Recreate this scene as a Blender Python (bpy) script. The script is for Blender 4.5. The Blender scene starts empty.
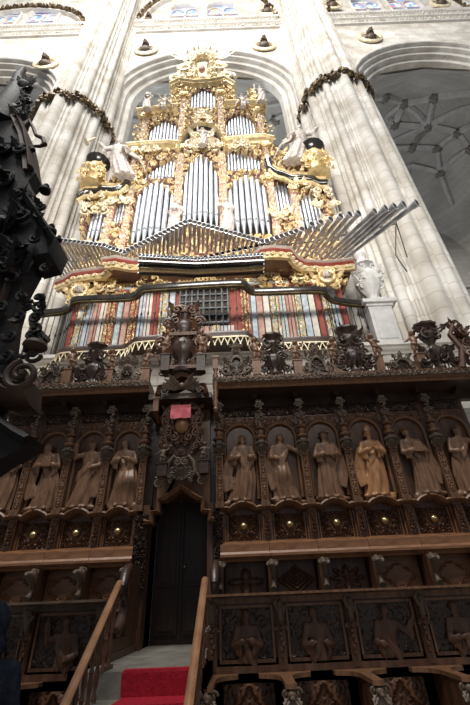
import bpy, math, random
import numpy as np
from mathutils import Vector
PI = math.pi
C = bpy.context.scene.collection
# ------------------------------------------------------------------ camera
F = 383.0; H = 1.6
def _n(a): return a/np.linalg.norm(a)
U_ = _n(np.array([211-235., 352.5+231, -F]))
X_ = np.array([1., 0, .024]); X_ = _n(X_-U_*X_.dot(U_))
Y_ = np.cross(U_, X_)
R_ = np.array([X_, Y_, U_])          # rows: world axes written in camera axes
cam = bpy.data.cameras.new('camera'); co = bpy.data.objects.new('camera', cam); C.objects.link(co)
cam.sensor_fit = 'HORIZONTAL'; cam.sensor_width = 36; cam.lens = 36*F/470
cam.clip_start = .05; cam.clip_end = 300
from mathutils import Matrix
mw = Matrix([list(map(float, r)) + [0] for r in R_] + [[0, 0, 0, 1]]); mw.translation = (0, 0, H)
co.matrix_world = mw
bpy.context.scene.camera = co
# ------------------------------------------------------------------ light
vs = bpy.context.scene.view_settings
vs.view_transform = 'Standard'; vs.look = 'None'; vs.gamma = 1; vs.use_curve_mapping = False
vs.exposure = 0.0
world = bpy.data.worlds.new('daylight'); bpy.context.scene.world = world; world.use_nodes = True
bg = world.node_tree.nodes['Background']; bg.inputs[0].default_value = (.80, .88, 1, 1); bg.inputs[1].default_value = .235
def area(name, loc, target, sx, sy, power, col):
    l = bpy.data.lights.new(name, 'AREA'); l.shape = 'RECTANGLE'; l.size = sx; l.size_y = sy; l.energy = power; l.color = col
    o = bpy.data.objects.new(name, l); C.objects.link(o); o.location = loc
    o.rotation_euler = (Vector(target)-Vector(loc)).to_track_quat('-Z', 'Y').to_euler(); return o
area('clerestory_daylight', (-4, -8, 37), (0, 9, 20), 22, 7, 12200, (1, .965, .91))
ch = area('organ_fill_light', (0, -4, 9.5), (-.6, 8, 11), 7, 2, 430, (1, .95, .88)); ch.data.spread = math.radians(75)  # unseen fill light, added to brighten the organ's lower case
area('aisle_daylight', (-3, 16.5, 15), (-2, 13, 30), 12, 4, 1500, (.84, .92, 1))
area('chapel_daylight', (14, 17.5, 10), (12, 14, 30), 10, 4, 800, (1, .97, .93))

# ------------------------------------------------------------------ pixel measures -> metres
def ray(px, py):
    d = R_ @ np.array([px-235., 352.5-py, -F]); return d/d[1]
def W(px, py, D):
    d = ray(px, py)*D; return Vector((d[0], D, H+d[2]))
def Z(px, py, z):
    d = ray(px, py); t = (z-H)/d[2]; return Vector((d[0]*t, t, z))
# ------------------------------------------------------------------ mesh builder
class MB:
    def __init__(s): s.v = []; s.f = []; s.m = []; s.n = 0
    def add(s, v, f, mi=0):
        v = np.asarray(v, float).reshape(-1, 3); b = s.n
        s.v.append(v); s.n += len(v)
        s.f += [tuple(i+b for i in q) for q in f]
        s.m += (list(mi) if hasattr(mi, '__len__') else [mi]*len(f)); return s
    def box(s, x0, x1, y0, y1, z0, z1, mi=0):
        return s.add([(x, y, z) for x in (x0, x1) for y in (y0, y1) for z in (z0, z1)],
                     [(0, 1, 3, 2), (4, 6, 7, 5), (0, 4, 5, 1), (2, 3, 7, 6), (0, 2, 6, 4), (1, 5, 7, 3)], mi)
    def loft(s, rings, mi=0, caps=True, closed=True):
        k = len(rings[0]); v = [p for r in rings for p in r]; f = []
        for i in range(len(rings)-1):
            for j in range(k if closed else k-1):
                a = i*k+j; b = i*k+(j+1) % k; f.append((a, b, b+k, a+k))
        if caps and closed: f.append(tuple(range(k))[::-1]); f.append(tuple((len(rings)-1)*k+j for j in range(k)))
        return s.add(v, f, mi)
    def tube(s, path, rad, n=8, mi=0, flat=1.0, caps=True, loop=False):
        P = [Vector(p) for p in path]; N = len(P)
        if not hasattr(rad, '__len__'): rad = [rad]*N
        up = None; rings = []
        for i, p in enumerate(P):
            t = (P[min(i+1, N-1)]-P[max(i-1, 0)])
            if loop: t = P[(i+1) % N]-P[i-1]
            if t.length < 1e-9: t = Vector((0, 0, 1))
            t.normalize()
            if up is None: up = Vector((0, 1, 0)) if abs(t.y) < .9 else Vector((0, 0, 1))
            a = t.cross(up)
            if a.length < 1e-6: a = t.orthogonal()
            a.normalize(); up = a.cross(t).normalized()
            rings.append([tuple(p+(a*math.cos(q)+up*math.sin(q)*flat)*rad[i]) for q in [2*PI*j/n for j in range(n)]])
        if loop: rings.append(rings[0]); caps = False
        return s.loft(rings, mi, caps)
    def lathe(s, prof, c, n=12, mi=0, lump=0, ln=8, sx=1, sy=1):
        rings = [[(c[0]+sx*r*(1+lump*math.cos(ln*q))*math.cos(q), c[1]+sy*r*(1+lump*math.cos(ln*q))*math.sin(q), c[2]+z) for q in [2*PI*j/n for j in range(n)]] for r, z in prof]
        return s.loft(rings, mi)
    def ball(s, c, r, n=10, mi=0):
        if not hasattr(r, '__len__'): r = (r, r, r)
        rings = [[(c[0]+r[0]*math.sin(a)*math.cos(q), c[1]+r[1]*math.sin(a)*math.sin(q), c[2]-r[2]*math.cos(a)) for q in [2*PI*j/n for j in range(n)]] for a in [PI*(i+.02)/(n//2+.04) for i in range(n//2+1)]]
        return s.loft(rings, mi)
    def prism(s, poly, y0, y1, mi=0):      # outline in x,z
        n = len(poly); v = [(x, y0, z) for x, z in poly]+[(x, y1, z) for x, z in poly]
        return s.add(v, [tuple(range(n))[::-1], tuple(range(n, 2*n))]+[(i, (i+1) % n, (i+1) % n+n, i+n) for i in range(n)], mi)
    def hprism(s, poly, z0, z1, mi=0):     # outline in x,y
        n = len(poly); v = [(x, y, z0) for x, y in poly]+[(x, y, z1) for x, y in poly]
        return s.add(v, [tuple(range(n)), tuple(range(n, 2*n))[::-1]]+[(i, (i+1) % n, (i+1) % n+n, i+n) for i in range(n)], mi)
    def run(s, path, prof, mi=0, caps=True):  # moulding: profile (out, up) swept along a path; out = -y side for a +x path in x,y plan
        P = [Vector(p) for p in path]; N = len(P); rings = []
        for i, p in enumerate(P):
            t = P[min(i+1, N-1)]-P[max(i-1, 0)]; t.z = 0; t.normalize()
            o = Vector((t.y, -t.x, 0))
            rings.append([tuple(p+o*a+Vector((0, 0, b))) for a, b in prof])
        return s.loft(rings, mi, caps)
    def face_run(s, path, prof, mi=0, caps=True):  # path in an x,z plane; profile (side, out): side lies in the plane, out = toward -y
        P = [Vector(p) for p in path]; N = len(P); rings = []
        for i, p in enumerate(P):
            t = P[min(i+1, N-1)]-P[max(i-1, 0)]; t.normalize()
            o = Vector((-t.z, 0, t.x))
            rings.append([tuple(p+o*a+Vector((0, -b, 0))) for a, b in prof])
        return s.loft(rings, mi, caps)
    def scroll(s, c, size, a0=0, turns=1.3, hand=1, r=.14, n=6, mi=0, y=0., N=16):
        path = []; rad = []
        for i in range(N):
            t = i/(N-1); q = a0+hand*turns*2*PI*t; rho = size*(1-t)**.9*.9+size*.06
            path.append((c[0]+rho*math.cos(q), c[1]-.25*size*math.sin(t*PI*.5)+y, c[2]+rho*math.sin(q))); rad.append(size*r*(1.1-.55*t))
        s.tube(path, rad, n, mi)
        return s.ball((path[-1][0], path[-1][1], path[-1][2]), size*r*1.3, 6, mi)
    def leaf(s, p, d, L, w, curl=.5, mi=0, out=.0):
        p = Vector(p); d = Vector(d).normalized(); a = d.cross(Vector((0, 1, 0)))
        if a.length < .05: a = Vector((1, 0, 0))
        a.normalize(); nrm = a.cross(d).normalized()
        if nrm.y > 0: nrm = -nrm
        rings = []
        for i in range(7):
            t = i/6; ww = w*(math.sin(PI*min(1, t*.85+.12))**.7)*(1+.25*math.cos(t*19))*.5+1e-3
            c = p+d*(L*(t-.25*curl*t*t))+nrm*(L*curl*t*t*.6+out)
            th = .12*w*(1.1-t)+.002
            rings.append([tuple(c-a*ww), tuple(c+nrm*th*1.4-a*ww*.4), tuple(c+nrm*th*.5), tuple(c+nrm*th*1.4+a*ww*.4), tuple(c+a*ww), tuple(c-nrm*th)])
        return s.loft(rings, mi)
def xf(mb, loc=(0, 0, 0), sc=(1, 1, 1), rz=0.0, flip=False):
    o = MB(); v = np.concatenate(mb.v)*np.array(sc)
    c, q = math.cos(rz), math.sin(rz); v = v@np.array([[c, q, 0], [-q, c, 0], [0, 0, 1]])
    o.add(v+np.array(loc), mb.f, mb.m); return o
# ------------------------------------------------------------------ scene objects
def mesh_of(name, mb, mats, smooth=True, off=(0, 0, 0)):
    me = bpy.data.meshes.new(name)
    v = np.concatenate(mb.v)-np.array(off, float)
    me.from_pydata(v.tolist(), [], mb.f)
    if not isinstance(mats, (list, tuple)): mats = [mats]
    for m in mats: me.materials.append(m)
    if len(mats) > 1: me.polygons.foreach_set('material_index', np.array(mb.m, dtype=np.int32))
    me.update()
    import bmesh
    bm = bmesh.new(); bm.from_mesh(me); bmesh.ops.recalc_face_normals(bm, faces=bm.faces); bm.to_mesh(me); bm.free()
    if smooth:
        me.polygons.foreach_set('use_smooth', [True]*len(me.polygons))
        try: me.set_sharp_from_angle(angle=math.radians(38))
        except Exception: pass
    return me
def tag(o, label, cat, group=None, kind=None):
    if label: o['label'] = label
    if cat: o['category'] = cat
    if group: o['group'] = group
    if kind: o['kind'] = kind
    return o
def thing(name, label, cat, loc, group=None):
    o = bpy.data.objects.new(name, None); C.objects.link(o); o.location = loc; o.empty_display_size = .1
    return tag(o, label, cat, group)
def part(name, mb, mats, parent=None, smooth=True, label=None, off=None):
    o = off
    if o is None:
        o = Vector((0, 0, 0)); q = parent
        while q is not None: o = o+q.location; q = q.parent
    ob = bpy.data.objects.new(name, mesh_of(name, mb, mats, smooth, o)); C.objects.link(ob)
    if parent is not None: ob.parent = parent
    if label: ob['label'] = label
    return ob
def single(name, mb, mats, label, cat, loc, group=None, smooth=True, kind=None):
    ob = bpy.data.objects.new(name, mesh_of(name, mb, mats, smooth, loc)); C.objects.link(ob); ob.location = loc
    return tag(ob, label, cat, group, kind)
def struct(name, mb, mats, smooth=True):
    ob = bpy.data.objects.new(name, mesh_of(name, mb, mats, smooth)); C.objects.link(ob); ob['kind'] = 'structure'; return ob
def dup(root, loc, label, sc=None):
    r = root.copy(); C.objects.link(r); r.location = loc; r['label'] = label
    if sc: r.scale = sc
    for ch in list(root.children):
        c = ch.copy(); C.objects.link(c); c.parent = r
        for g in list(ch.children):
            d = g.copy(); C.objects.link(d); d.parent = c
    return r
def remesh(mb, vox, smooth_it=2):
    me = mesh_of('tmp', mb, [], False); o = bpy.data.objects.new('tmp', me); C.objects.link(o)
    m = o.modifiers.new('r', 'REMESH'); m.mode = 'VOXEL'; m.voxel_size = vox
    if smooth_it:
        q = o.modifiers.new('s', 'SMOOTH'); q.iterations = smooth_it; q.factor = .5
    dg = bpy.context.evaluated_depsgraph_get(); dg.update(); ev = o.evaluated_get(dg); r = ev.to_mesh()
    n = len(r.vertices); v = np.empty(n*3); r.vertices.foreach_get('co', v)
    out = MB(); out.add(v.reshape(-1, 3), [tuple(p.vertices) for p in r.polygons])
    ev.to_mesh_clear(); bpy.data.objects.remove(o); bpy.data.meshes.remove(me); return out
# ------------------------------------------------------------------ materials
def mat(name, c1, c2, rough=.5, metal=0., scale=6., stretch=(1, 1, 1), bump=.0, detail=5., c3=None, spec=.5, bscale=None, coat=0):
    m = bpy.data.materials.new(name); m.use_nodes = True; nt = m.node_tree; N = nt.nodes; L = nt.links; b = N['Principled BSDF']
    tc = N.new('ShaderNodeTexCoord'); mp = N.new('ShaderNodeMapping'); mp.inputs['Scale'].default_value = stretch
    L.new(tc.outputs['Object'], mp.inputs[0])
    no = N.new('ShaderNodeTexNoise'); no.inputs['Scale'].default_value = scale; no.inputs['Detail'].default_value = detail
    L.new(mp.outputs[0], no.inputs['Vector'])
    cr = N.new('ShaderNodeValToRGB'); cr.color_ramp.elements[0].position = .32; cr.color_ramp.elements[1].position = .68
    cr.color_ramp.elements[0].color = (*c1, 1); cr.color_ramp.elements[1].color = (*c2, 1)
    if c3: e = cr.color_ramp.elements.new(.5); e.color = (*c3, 1)
    L.new(no.outputs[0], cr.inputs[0]); L.new(cr.outputs[0], b.inputs['Base Color'])
    b.inputs['Roughness'].default_value = rough; b.inputs['Metallic'].default_value = metal
    b.inputs['Specular IOR Level'].default_value = spec; b.inputs['Coat Weight'].default_value = coat
    if bump:
        bp = N.new('ShaderNodeBump'); bp.inputs['Strength'].default_value = bump; bp.inputs['Distance'].default_value = .02
        n2 = N.new('ShaderNodeTexNoise'); n2.inputs['Scale'].default_value = bscale or scale*4; L.new(mp.outputs[0], n2.inputs['Vector'])
        L.new(n2.outputs[0], bp.inputs['Height']); L.new(bp.outputs[0], b.inputs['Normal'])
    return m
def stone_mat(name, c1, c2, joints=(1.3, .55), jcol=.8, scale=.5):
    m = mat(name, c1, c2, .85, 0, scale, bump=.25, bscale=9); nt = m.node_tree; N = nt.nodes; L = nt.links; b = N['Principled BSDF']
    cr = [n for n in N if n.type == 'VALTORGB'][0]
    tc = [n for n in N if n.type == 'TEX_COORD'][0]
    sx = N.new('ShaderNodeSeparateXYZ'); L.new(tc.outputs['Object'], sx.inputs[0])
    ad = N.new('ShaderNodeMath'); ad.operation = 'ADD'; L.new(sx.outputs[0], ad.inputs[0]); L.new(sx.outputs[1], ad.inputs[1])
    cb = N.new('ShaderNodeCombineXYZ'); L.new(ad.outputs[0], cb.inputs[0]); L.new(sx.outputs[2], cb.inputs[1])
    br = N.new('ShaderNodeTexBrick'); br.inputs['Scale'].default_value = 1; br.inputs['Brick Width'].default_value = joints[0]; br.inputs['Row Height'].default_value = joints[1]
    br.inputs['Mortar Size'].default_value = .012; br.inputs['Color1'].default_value = (1, 1, 1, 1); br.inputs['Color2'].default_value = (.88, .87, .85, 1); br.inputs['Mortar'].default_value = (jcol, jcol*.97, jcol*.92, 1)
    L.new(cb.outputs[0], br.inputs[0])
    mx = N.new('ShaderNodeMix'); mx.data_type = 'RGBA'; mx.blend_type = 'MULTIPLY'; mx.inputs[0].default_value = 1
    L.new(cr.outputs[0], mx.inputs[6]); L.new(br.outputs[0], mx.inputs[7]); L.new(mx.outputs[2], b.inputs['Base Color']); return m
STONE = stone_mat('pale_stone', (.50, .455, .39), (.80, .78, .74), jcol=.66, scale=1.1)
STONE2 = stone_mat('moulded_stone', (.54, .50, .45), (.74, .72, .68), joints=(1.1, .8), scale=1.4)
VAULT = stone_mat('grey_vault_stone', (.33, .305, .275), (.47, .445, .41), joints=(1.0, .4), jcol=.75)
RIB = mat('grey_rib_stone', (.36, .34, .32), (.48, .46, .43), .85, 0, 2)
WALN = mat('dark_walnut', (.055, .023, .012), (.135, .06, .03), .42, 0, 5, (3, 3, .5), .15)
WALL_ = mat('lighter_walnut', (.15, .066, .030), (.28, .13, .06), .42, 0, 5, (1, 3, 3), .12)
WALF = mat('figure_walnut', (.135, .068, .036), (.25, .132, .07), .40, 0, 7, (3, 3, .8), .1)
WALC = mat('column_walnut', (.11, .053, .027), (.215, .105, .052), .42, 0, 7, (3, 3, .6), .12)
WALG = mat('greyed_walnut', (.07, .047, .032), (.15, .105, .07), .5, 0, 6, (1, 1, 1), .15)
WALX = mat('blackened_walnut', (.030, .016, .011), (.068, .038, .026), .35, 0, 4, (1, 1, 1), .2)
BLK = mat('black_wood', (.005, .0045, .005), (.013, .011, .012), .6, 0, 5, (2, 2, 1), .2, spec=.25)
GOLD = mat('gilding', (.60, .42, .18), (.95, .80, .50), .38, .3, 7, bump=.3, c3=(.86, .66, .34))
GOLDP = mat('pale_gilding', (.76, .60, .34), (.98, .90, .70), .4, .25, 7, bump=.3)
GROUND = mat('dark_red_ground', (.10, .045, .03), (.24, .10, .07), .6, 0, 5)  # dark red-brown for the low faces, as gaps between the gilding
PINK = mat('pink_painted_wood', (.48, .24, .19), (.66, .44, .37), .5, 0, 6)
RED = mat('red_painted_wood', (.30, .06, .045), (.42, .12, .09), .45, 0, 6)
BLUE = mat('blue_painted_wood', (.38, .47, .55), (.70, .76, .80), .5, 0, 9)
TEAL = mat('teal_painted_wood', (.34, .44, .45), (.66, .72, .70), .5, 0, 12)
CREAM = mat('cream_painted_wood', (.68, .62, .54), (.86, .82, .74), .5, 0, 8)
DARKV = mat('dark_void_wood', (.03, .025, .02), (.06, .045, .035), .8, 0, 4)  # dark colour stands in for shade inside openings and pipe bells
TIN = mat('organ_pipe_tin', (.50, .53, .58), (.68, .70, .74), .36, .6, 2.5, (1, 1, .25))
TIN2 = mat('trumpet_tin', (.30, .31, .34), (.62, .63, .65), .28, .6, 5)
LIP = mat('pipe_shadow_metal', (.10, .10, .11), (.16, .16, .17), .5, .5)
IRON = mat('black_iron', (.012, .012, .013), (.03, .03, .03), .4, .6)
BRASS = mat('old_brass', (.40, .30, .13), (.62, .50, .26), .32, .9, 8)
CARPET = mat('red_carpet', (.27, .012, .025), (.40, .022, .04), .95, 0, 40, bump=.4, spec=.1)
PINKC = mat('pink_cloth', (.72, .17, .20), (.84, .24, .27), .9, 0, 10, spec=.1)
RAILW = mat('oak_handrail', (.19, .085, .038), (.32, .16, .075), .35, 0, 5, (2, .5, 2), .08)
STEP = mat('worn_grey_step_stone', (.13, .12, .10), (.22, .20, .17), .7, 0, 5, bump=.2)
STAT = mat('painted_statue', (.42, .34, .30), (.72, .66, .60), .5, 0, 9)
WHITE_ST = mat('white_carved_stone', (.62, .61, .59), (.78, .77, .75), .8, 0, 5, bump=.2)
COAT = mat('navy_wool', (.010, .013, .022), (.022, .028, .042), .95, 0, 30, bump=.4, spec=.1)
HAIR = mat('dark_hair', (.012, .009, .008), (.03, .022, .018), .6, 0, 30, (6, 6, 1), .3)
SKIN = mat('skin', (.45, .25, .18), (.55, .33, .24), .55, 0, 8)
RING = mat('blackened_gilding', (.05, .035, .02), (.42, .30, .14), .5, .3, 7, c3=(.12, .08, .045))
# ------------------------------------------------------------------ carved relief fields
def carve(u, v, s, seed, sym=None):
    if sym is not None: u = np.abs(u-sym)
    rs = np.random.RandomState(seed); u0, u1, v0, v1 = u.min(), u.max(), v.min(), v.max()
    cs = []; r = 0; y = v0-s*.5
    while y < v1+s:
        x = u0-s*.5+(r % 2)*s*.5
        while x < u1+s:
            cs.append((x+rs.uniform(-.22, .22)*s, y+rs.uniform(-.22, .22)*s, rs.choice([-1, 1]), rs.uniform(0, 6.28), rs.uniform(.8, 1.2))); x += s
        y += s*.86; r += 1
    d1 = np.full(u.shape, 9e9); d2 = d1.copy(); val = np.zeros(u.shape)
    for cx, cy, hd, ph, sc in cs:
        dx = u-cx; dy = v-cy; d = np.hypot(dx, dy)/sc; th = np.arctan2(dy, dx)
        h = .5+.5*np.cos(hd*th+ph+2*PI*d/(.36*s)); h = h*(.72+.28*np.cos(9*th+20*d/s))
        h = np.maximum(h, np.exp(-(d/(.12*s))**2)*1.25)
        near = d < d1; d2 = np.where(near, d1, np.minimum(d2, d)); d1 = np.where(near, d, d1); val = np.where(near, h, val)
    return val*np.clip((d2-d1)/(.10*s), .15, 1)
def relief(mb, x0, x1, z0, z1, y, h, step, hf, mask=None, back=.03, thr=None, bow=0.0):
    nx = max(2, int((x1-x0)/step)); nz = max(2, int((z1-z0)/step))
    xs = np.linspace(x0, x1, nx+1); zs = np.linspace(z0, z1, nz+1); Xg, Zg = np.meshgrid(xs, zs)
    Hh = hf(Xg, Zg); yf = y-h*Hh-bow*(1-((Xg-(x0+x1)/2)/((x1-x0)/2))**2)
    if mask is None: keep = np.ones((nz, nx), bool)
    else:
        xc = (xs[:-1]+xs[1:])/2; zc = (zs[:-1]+zs[1:])/2; a, b = np.meshgrid(xc, zc); keep = mask(a, b)
    idx = np.arange((nx+1)*(nz+1)).reshape(nz+1, nx+1); nv = idx.size
    V = np.concatenate([np.stack([Xg, yf, Zg], -1).reshape(-1, 3), np.stack([Xg, np.full(Xg.shape, y+back), Zg], -1).reshape(-1, 3)])
    fs = []; mi = []
    Hc = (Hh[:-1, :-1]+Hh[1:, 1:])/2
    J, I = np.nonzero(keep)
    K = np.zeros((nz+2, nx+2), bool); K[1:-1, 1:-1] = keep
    for j, i in zip(J.tolist(), I.tolist()):
        a = int(idx[j, i]); b = int(idx[j, i+1]); c = int(idx[j+1, i+1]); d = int(idx[j+1, i])
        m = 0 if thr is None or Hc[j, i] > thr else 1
        fs.append((a, b, c, d)); mi.append(m)
        if not K[j, i+1]: fs.append((a, a+nv, b+nv, b)); mi.append(m)
        if not K[j+2, i+1]: fs.append((d, c, c+nv, d+nv)); mi.append(m)
        if not K[j+1, i]: fs.append((a, d, d+nv, a+nv)); mi.append(m)
        if not K[j+1, i+2]: fs.append((b, b+nv, c+nv, c)); mi.append(m)
    used = np.zeros(len(V), bool)
    for q in fs:
        for k in q: used[k] = True
    re = np.cumsum(used)-1; re = re.tolist()
    mb.add(V[used], [tuple(re[k] for k in q) for q in fs], mi); return mb
def inpoly(poly):
    P = np.array(poly)
    def g(a, b):
        c = np.zeros(a.shape, bool); n = len(P)
        for i in range(n):
            x1, y1 = P[i]; x2, y2 = P[(i+1) % n]
            if y1 == y2: continue
            t = ((y1 > b) != (y2 > b)) & (a < (x2-x1)*(b-y1)/(y2-y1)+x1); c ^= t
        return c
    return g
def arc(cx, cz, r, a0, a1, n, y=0, rz=None):
    return [(cx+r*math.cos(a), y, cz+(rz or r)*math.sin(a)) for a in np.linspace(a0, a1, n)]
# foliage mass: many scrolls and leaves filling an outline
def clump(mb, x, z, w, h, y, seed, n=14, sc=.3, sym=True, depth=.08, mi=0, leaves=True):
    r = random.Random(seed)
    for k in range(n):
        t = r.random(); zz = z+h*t; ww = w*.5*(1-.55*t)*math.sqrt(r.random())
        s = sc*r.uniform(.6, 1.1)*min(w, h)*.5; a = r.uniform(0, 6.28); hd = r.choice([-1, 1]); yy = y+r.uniform(-depth, depth)
        for sg in ((-1, 1) if sym else (1,)):
            mb.scroll((x+sg*ww, yy, zz), s, a if sg > 0 else PI-a, r.uniform(1, 1.4), hd*sg, .2, 5, mi, N=12)
            if leaves and k % 2 == 0:
                mb.leaf((x+sg*ww, yy, zz), (sg*math.cos(a), -.25, abs(math.sin(a))+.3), s*1.9, s*.9, .6, mi)
    return mb
# ------------------------------------------------------------------ figures
def cap(mb, p, q, r0, r1, n=10):
    p = Vector(p); q = Vector(q); mb.tube([p, p.lerp(q, .33), p.lerp(q, .66), q], [r0, r0*.67+r1*.33, r0*.33+r1*.67, r1], n)
    mb.ball(p, r0, n); mb.ball(q, r1, n)
def head(mb, c, r, turn=0., tilt=0., beard=False, hair=True, mitre=False, hat=False):
    c = Vector(c); f = Vector((math.sin(turn), -math.cos(turn), 0)); sd = Vector((f.y, -f.x, 0))
    mb.ball(c, (r*.80, r*.92, r*1.05), 12); mb.ball(c+f*r*.22-Vector((0, 0, r*.5)), (r*.55, r*.6, r*.6), 10)
    cap(mb, c+f*r*.85+Vector((0, 0, r*.12)), c+f*r*1.08-Vector((0, 0, r*.22)), r*.09, r*.15, 6)
    for s in (-1, 1):
        mb.ball(c+sd*s*r*.8-Vector((0, 0, r*.05)), (r*.14, r*.18, r*.26), 6)
        cap(mb, c+f*r*.82+sd*s*r*.16+Vector((0, 0, r*.26)), c+f*r*.66+sd*s*r*.46+Vector((0, 0, r*.26)), r*.1, r*.08, 6)
    mb.ball(c+f*r*.86-Vector((0, 0, r*.52)), (r*.24, r*.13, r*.08), 6)
    if beard:
        for k in range(5): cap(mb, c+f*r*.6+sd*(k-2)*r*.2-Vector((0, 0, r*.6)), c+f*r*.75+sd*(k-2)*r*.12-Vector((0, 0, r*1.5)), r*.22, r*.12, 6)
    if hair:
        for k in range(9):
            a = PI*(k/8)+turn; cap(mb, c+Vector((math.cos(a)*r*.6, math.sin(a)*r*.6+r*.1, r*.65)), c+Vector((math.cos(a)*r*.88, math.sin(a)*r*.8+r*.15, -r*.5)), r*.3, r*.22, 6)
    if mitre:
        mb.lathe([(r*.85, 0), (r*.98, r*.6), (r*.75, r*1.4), (r*.1, r*2.1)], c+Vector((0, 0, r*.55)), 10, sy=.55)
    if hat:
        mb.lathe([(r*1.5, 0), (r*1.45, r*.12), (r*.8, r*.2), (r*.72, r*.7), (r*.2, r*.9)], c+Vector((0, 0, r*.6)), 14)
def hand(mb, w, d, r, side=1):
    w = Vector(w); d = Vector(d).normalized(); a = d.cross(Vector((0, 1, .2))).normalized(); c = w+d*r*1.2
    mb.ball(c, (r*1.0, r*.75, r*1.0), 8)
    for k, L in enumerate((1.25, 1.5, 1.4, 1.1)):
        b = c+a*(k-1.5)*r*.5+d*r*.6; m_ = b+d*r*L*.6+Vector((0, -r*.15, 0)); cap(mb, b, m_, r*.28, r*.24, 6); cap(mb, m_, m_+d*r*L*.5+Vector((0, -r*.35, 0)), r*.24, r*.18, 6)
    cap(mb, c-a*r*.7*side, c-a*r*1.3*side+d*r*.8, r*.3, r*.2, 6)
def saint(seed, le, lh, re_, rh, sway=.03, zmin=.03, turn=0., beard=False, mitre=False, hat=False, hair=True, book=None, staff=None, folds=11, cloak=0, base=True, knee=0., wide=1.0):
    """robed figure one unit tall, feet at z=0, facing -y"""
    r = random.Random(seed); m = MB(); rings = []
    prof = [(0., .155, .105), (.12, .145, .10), (.26, .138, .10), (.4, .128, .098), (.5, .118, .088), (.6, .098, .074), (.68, .108, .08), (.76, .122, .078), (.80, .105, .06), (.825, .05, .042)]
    cx = lambda t: sway*math.sin(t*PI*1.25)*1.0
    ph = [r.uniform(0, 6) for _ in range(3)]
    for i in range(28):
        t = zmin+(.825-zmin)*i/27
        k = next(j for j in range(len(prof)-1) if prof[j+1][0] >= t-1e-9); a, b = prof[k], prof[k+1]; q = (t-a[0])/(b[0]-a[0])
        w = a[1]+(b[1]-a[1])*q; d = a[2]+(b[2]-a[2])*q; am = .21*max(0, (.72-t))**.8+.015
        tw = t*2.2*(1 if seed % 2 else -1)
        rings.append([(cx(t)+wide*w*math.cos(g)*(1+am*math.sin(folds*g+ph[0]+tw*2)+.4*am*math.sin(5*g+ph[1]-tw)), d*math.sin(g)*(1+am*math.sin(folds*g+ph[0]+tw*2))-knee*math.exp(-((t-.36)/.12)**2)*max(0, math.cos(g-PI*1.65)), t) for g in [2*PI*j/66 for j in range(66)]])
    m.loft(rings)
    s0 = cx(.79); L = Vector((s0-.105, -.005, .775)); R = Vector((s0+.105, -.005, .775))
    for S, E, Hn, sd in ((L, le, lh, 1), (R, re_, rh, -1)):
        E = Vector(E); Hn = Vector(Hn); cap(m, S, E, .045, .036); cap(m, E, E.lerp(Hn, .8), .034, .042); cap(m, E.lerp(Hn, .5), Hn, .03, .018)
        for k in range(3): cap(m, E.lerp(Hn, .2+.25*k), E.lerp(Hn, .2+.25*k)+Vector((0, .01, -.10-.03*k)), .02, .008, 6)
        hand(m, Hn, Hn-E, .017, sd)
    hc = Vector((cx(.9)+.25*math.sin(turn)*.06, -.015, .912))
    cap(m, (s0, 0, .79), hc, .036, .034); head(m, hc, .058, turn, 0, beard, hair, mitre, hat)
    if cloak:
        for k in range(7):
            x0 = cloak*(.08+.012*k); pts = [(s0+x0*1.1, .01-.006*k, .77-.01*k), (x0*1.35, -.03, .58), (x0*1.7+.02*math.sin(k), -.02, .38), (cloak*(.09+.018*k), -.05, .2-.01*k)]
            m.tube(pts, [.02, .026, .024, .012], 7)
    for k in range(5):   # diagonal sash folds
        a = -1 if seed % 2 else 1
        m.tube([(s0+a*.09, -.05, .72-.012*k), (s0, -.095, .60-.02*k), (s0-a*.10, -.075, .50-.03*k)], [.012, .016, .01], 6)
    if book: bx = Vector(book); m.box(bx.x-.06, bx.x+.06, bx.y-.02, bx.y+.02, bx.z-.075, bx.z+.075)
    if staff: m.tube([staff[0], staff[1]], .012, 8); m.ball(staff[1], .026, 8)
    if base:
        for k in range(9): m.ball((r.uniform(-.19, .19), r.uniform(-.04, .03), r.uniform(-.01, .035)), (r.uniform(.05, .08), .05, r.uniform(.025, .05)), 8)
        for s in (-1, 1): m.ball((cx(.03)+s*.06, -.10, .03), (.03, .06, .022), 8)
    return m
def putto(pose, wings=False):
    """naked child figure one unit tall, standing; pose gives elbows, hands, hips"""
    m = MB(); sw = pose.get('sway', .03)
    hip = Vector((sw, 0, .40)); ch = Vector((-sw*.3, 0, .64))
    cap(m, hip, hip.lerp(ch, .5)+Vector((0, -.02, 0)), .10, .105); cap(m, hip.lerp(ch, .5)+Vector((0, -.02, 0)), ch, .105, .10)
    for s in (-1, 1):
        k = Vector(pose.get('knee%d' % s, (sw+s*.07, -.03, .22))); a = Vector(pose.get('foot%d' % s, (sw*.5+s*.07, .02, .035)))
        cap(m, hip+Vector((s*.055, 0, -.02)), k, .075, .055); cap(m, k, a, .054, .034); cap(m, a, a+Vector((0, -.07, -.01)), .032, .024)
        e = Vector(pose['e%d' % s]); w = Vector(pose['h%d' % s]); S = ch+Vector((s*.11, 0, .05))
        cap(m, S, e, .048, .038); cap(m, e, w, .038, .026); hand(m, w, w-e, .026, -s)
    hc = Vector((-sw*.5, -.02, .87)); cap(m, ch, hc, .06, .05); head(m, hc, .105, pose.get('turn', 0), 0, False, True)
    m.tube([(hip.x-.13, -.05, .46), (hip.x, -.10, .40), (hip.x+.14, -.04, .36), (hip.x+.2, .02, .25)], [.03, .045, .04, .02], 8)
    m.ball((0, 0, .0), (.17, .12, .04), 10)
    if wings:
        for s in (-1, 1):
            for k in range(5): m.tube([(s*.05, .08, .66), (s*(.2+.03*k), .14, .78-.07*k), (s*(.34+.01*k), .16, .72-.12*k)], [.035, .03, .012], 6)
    return m
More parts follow.
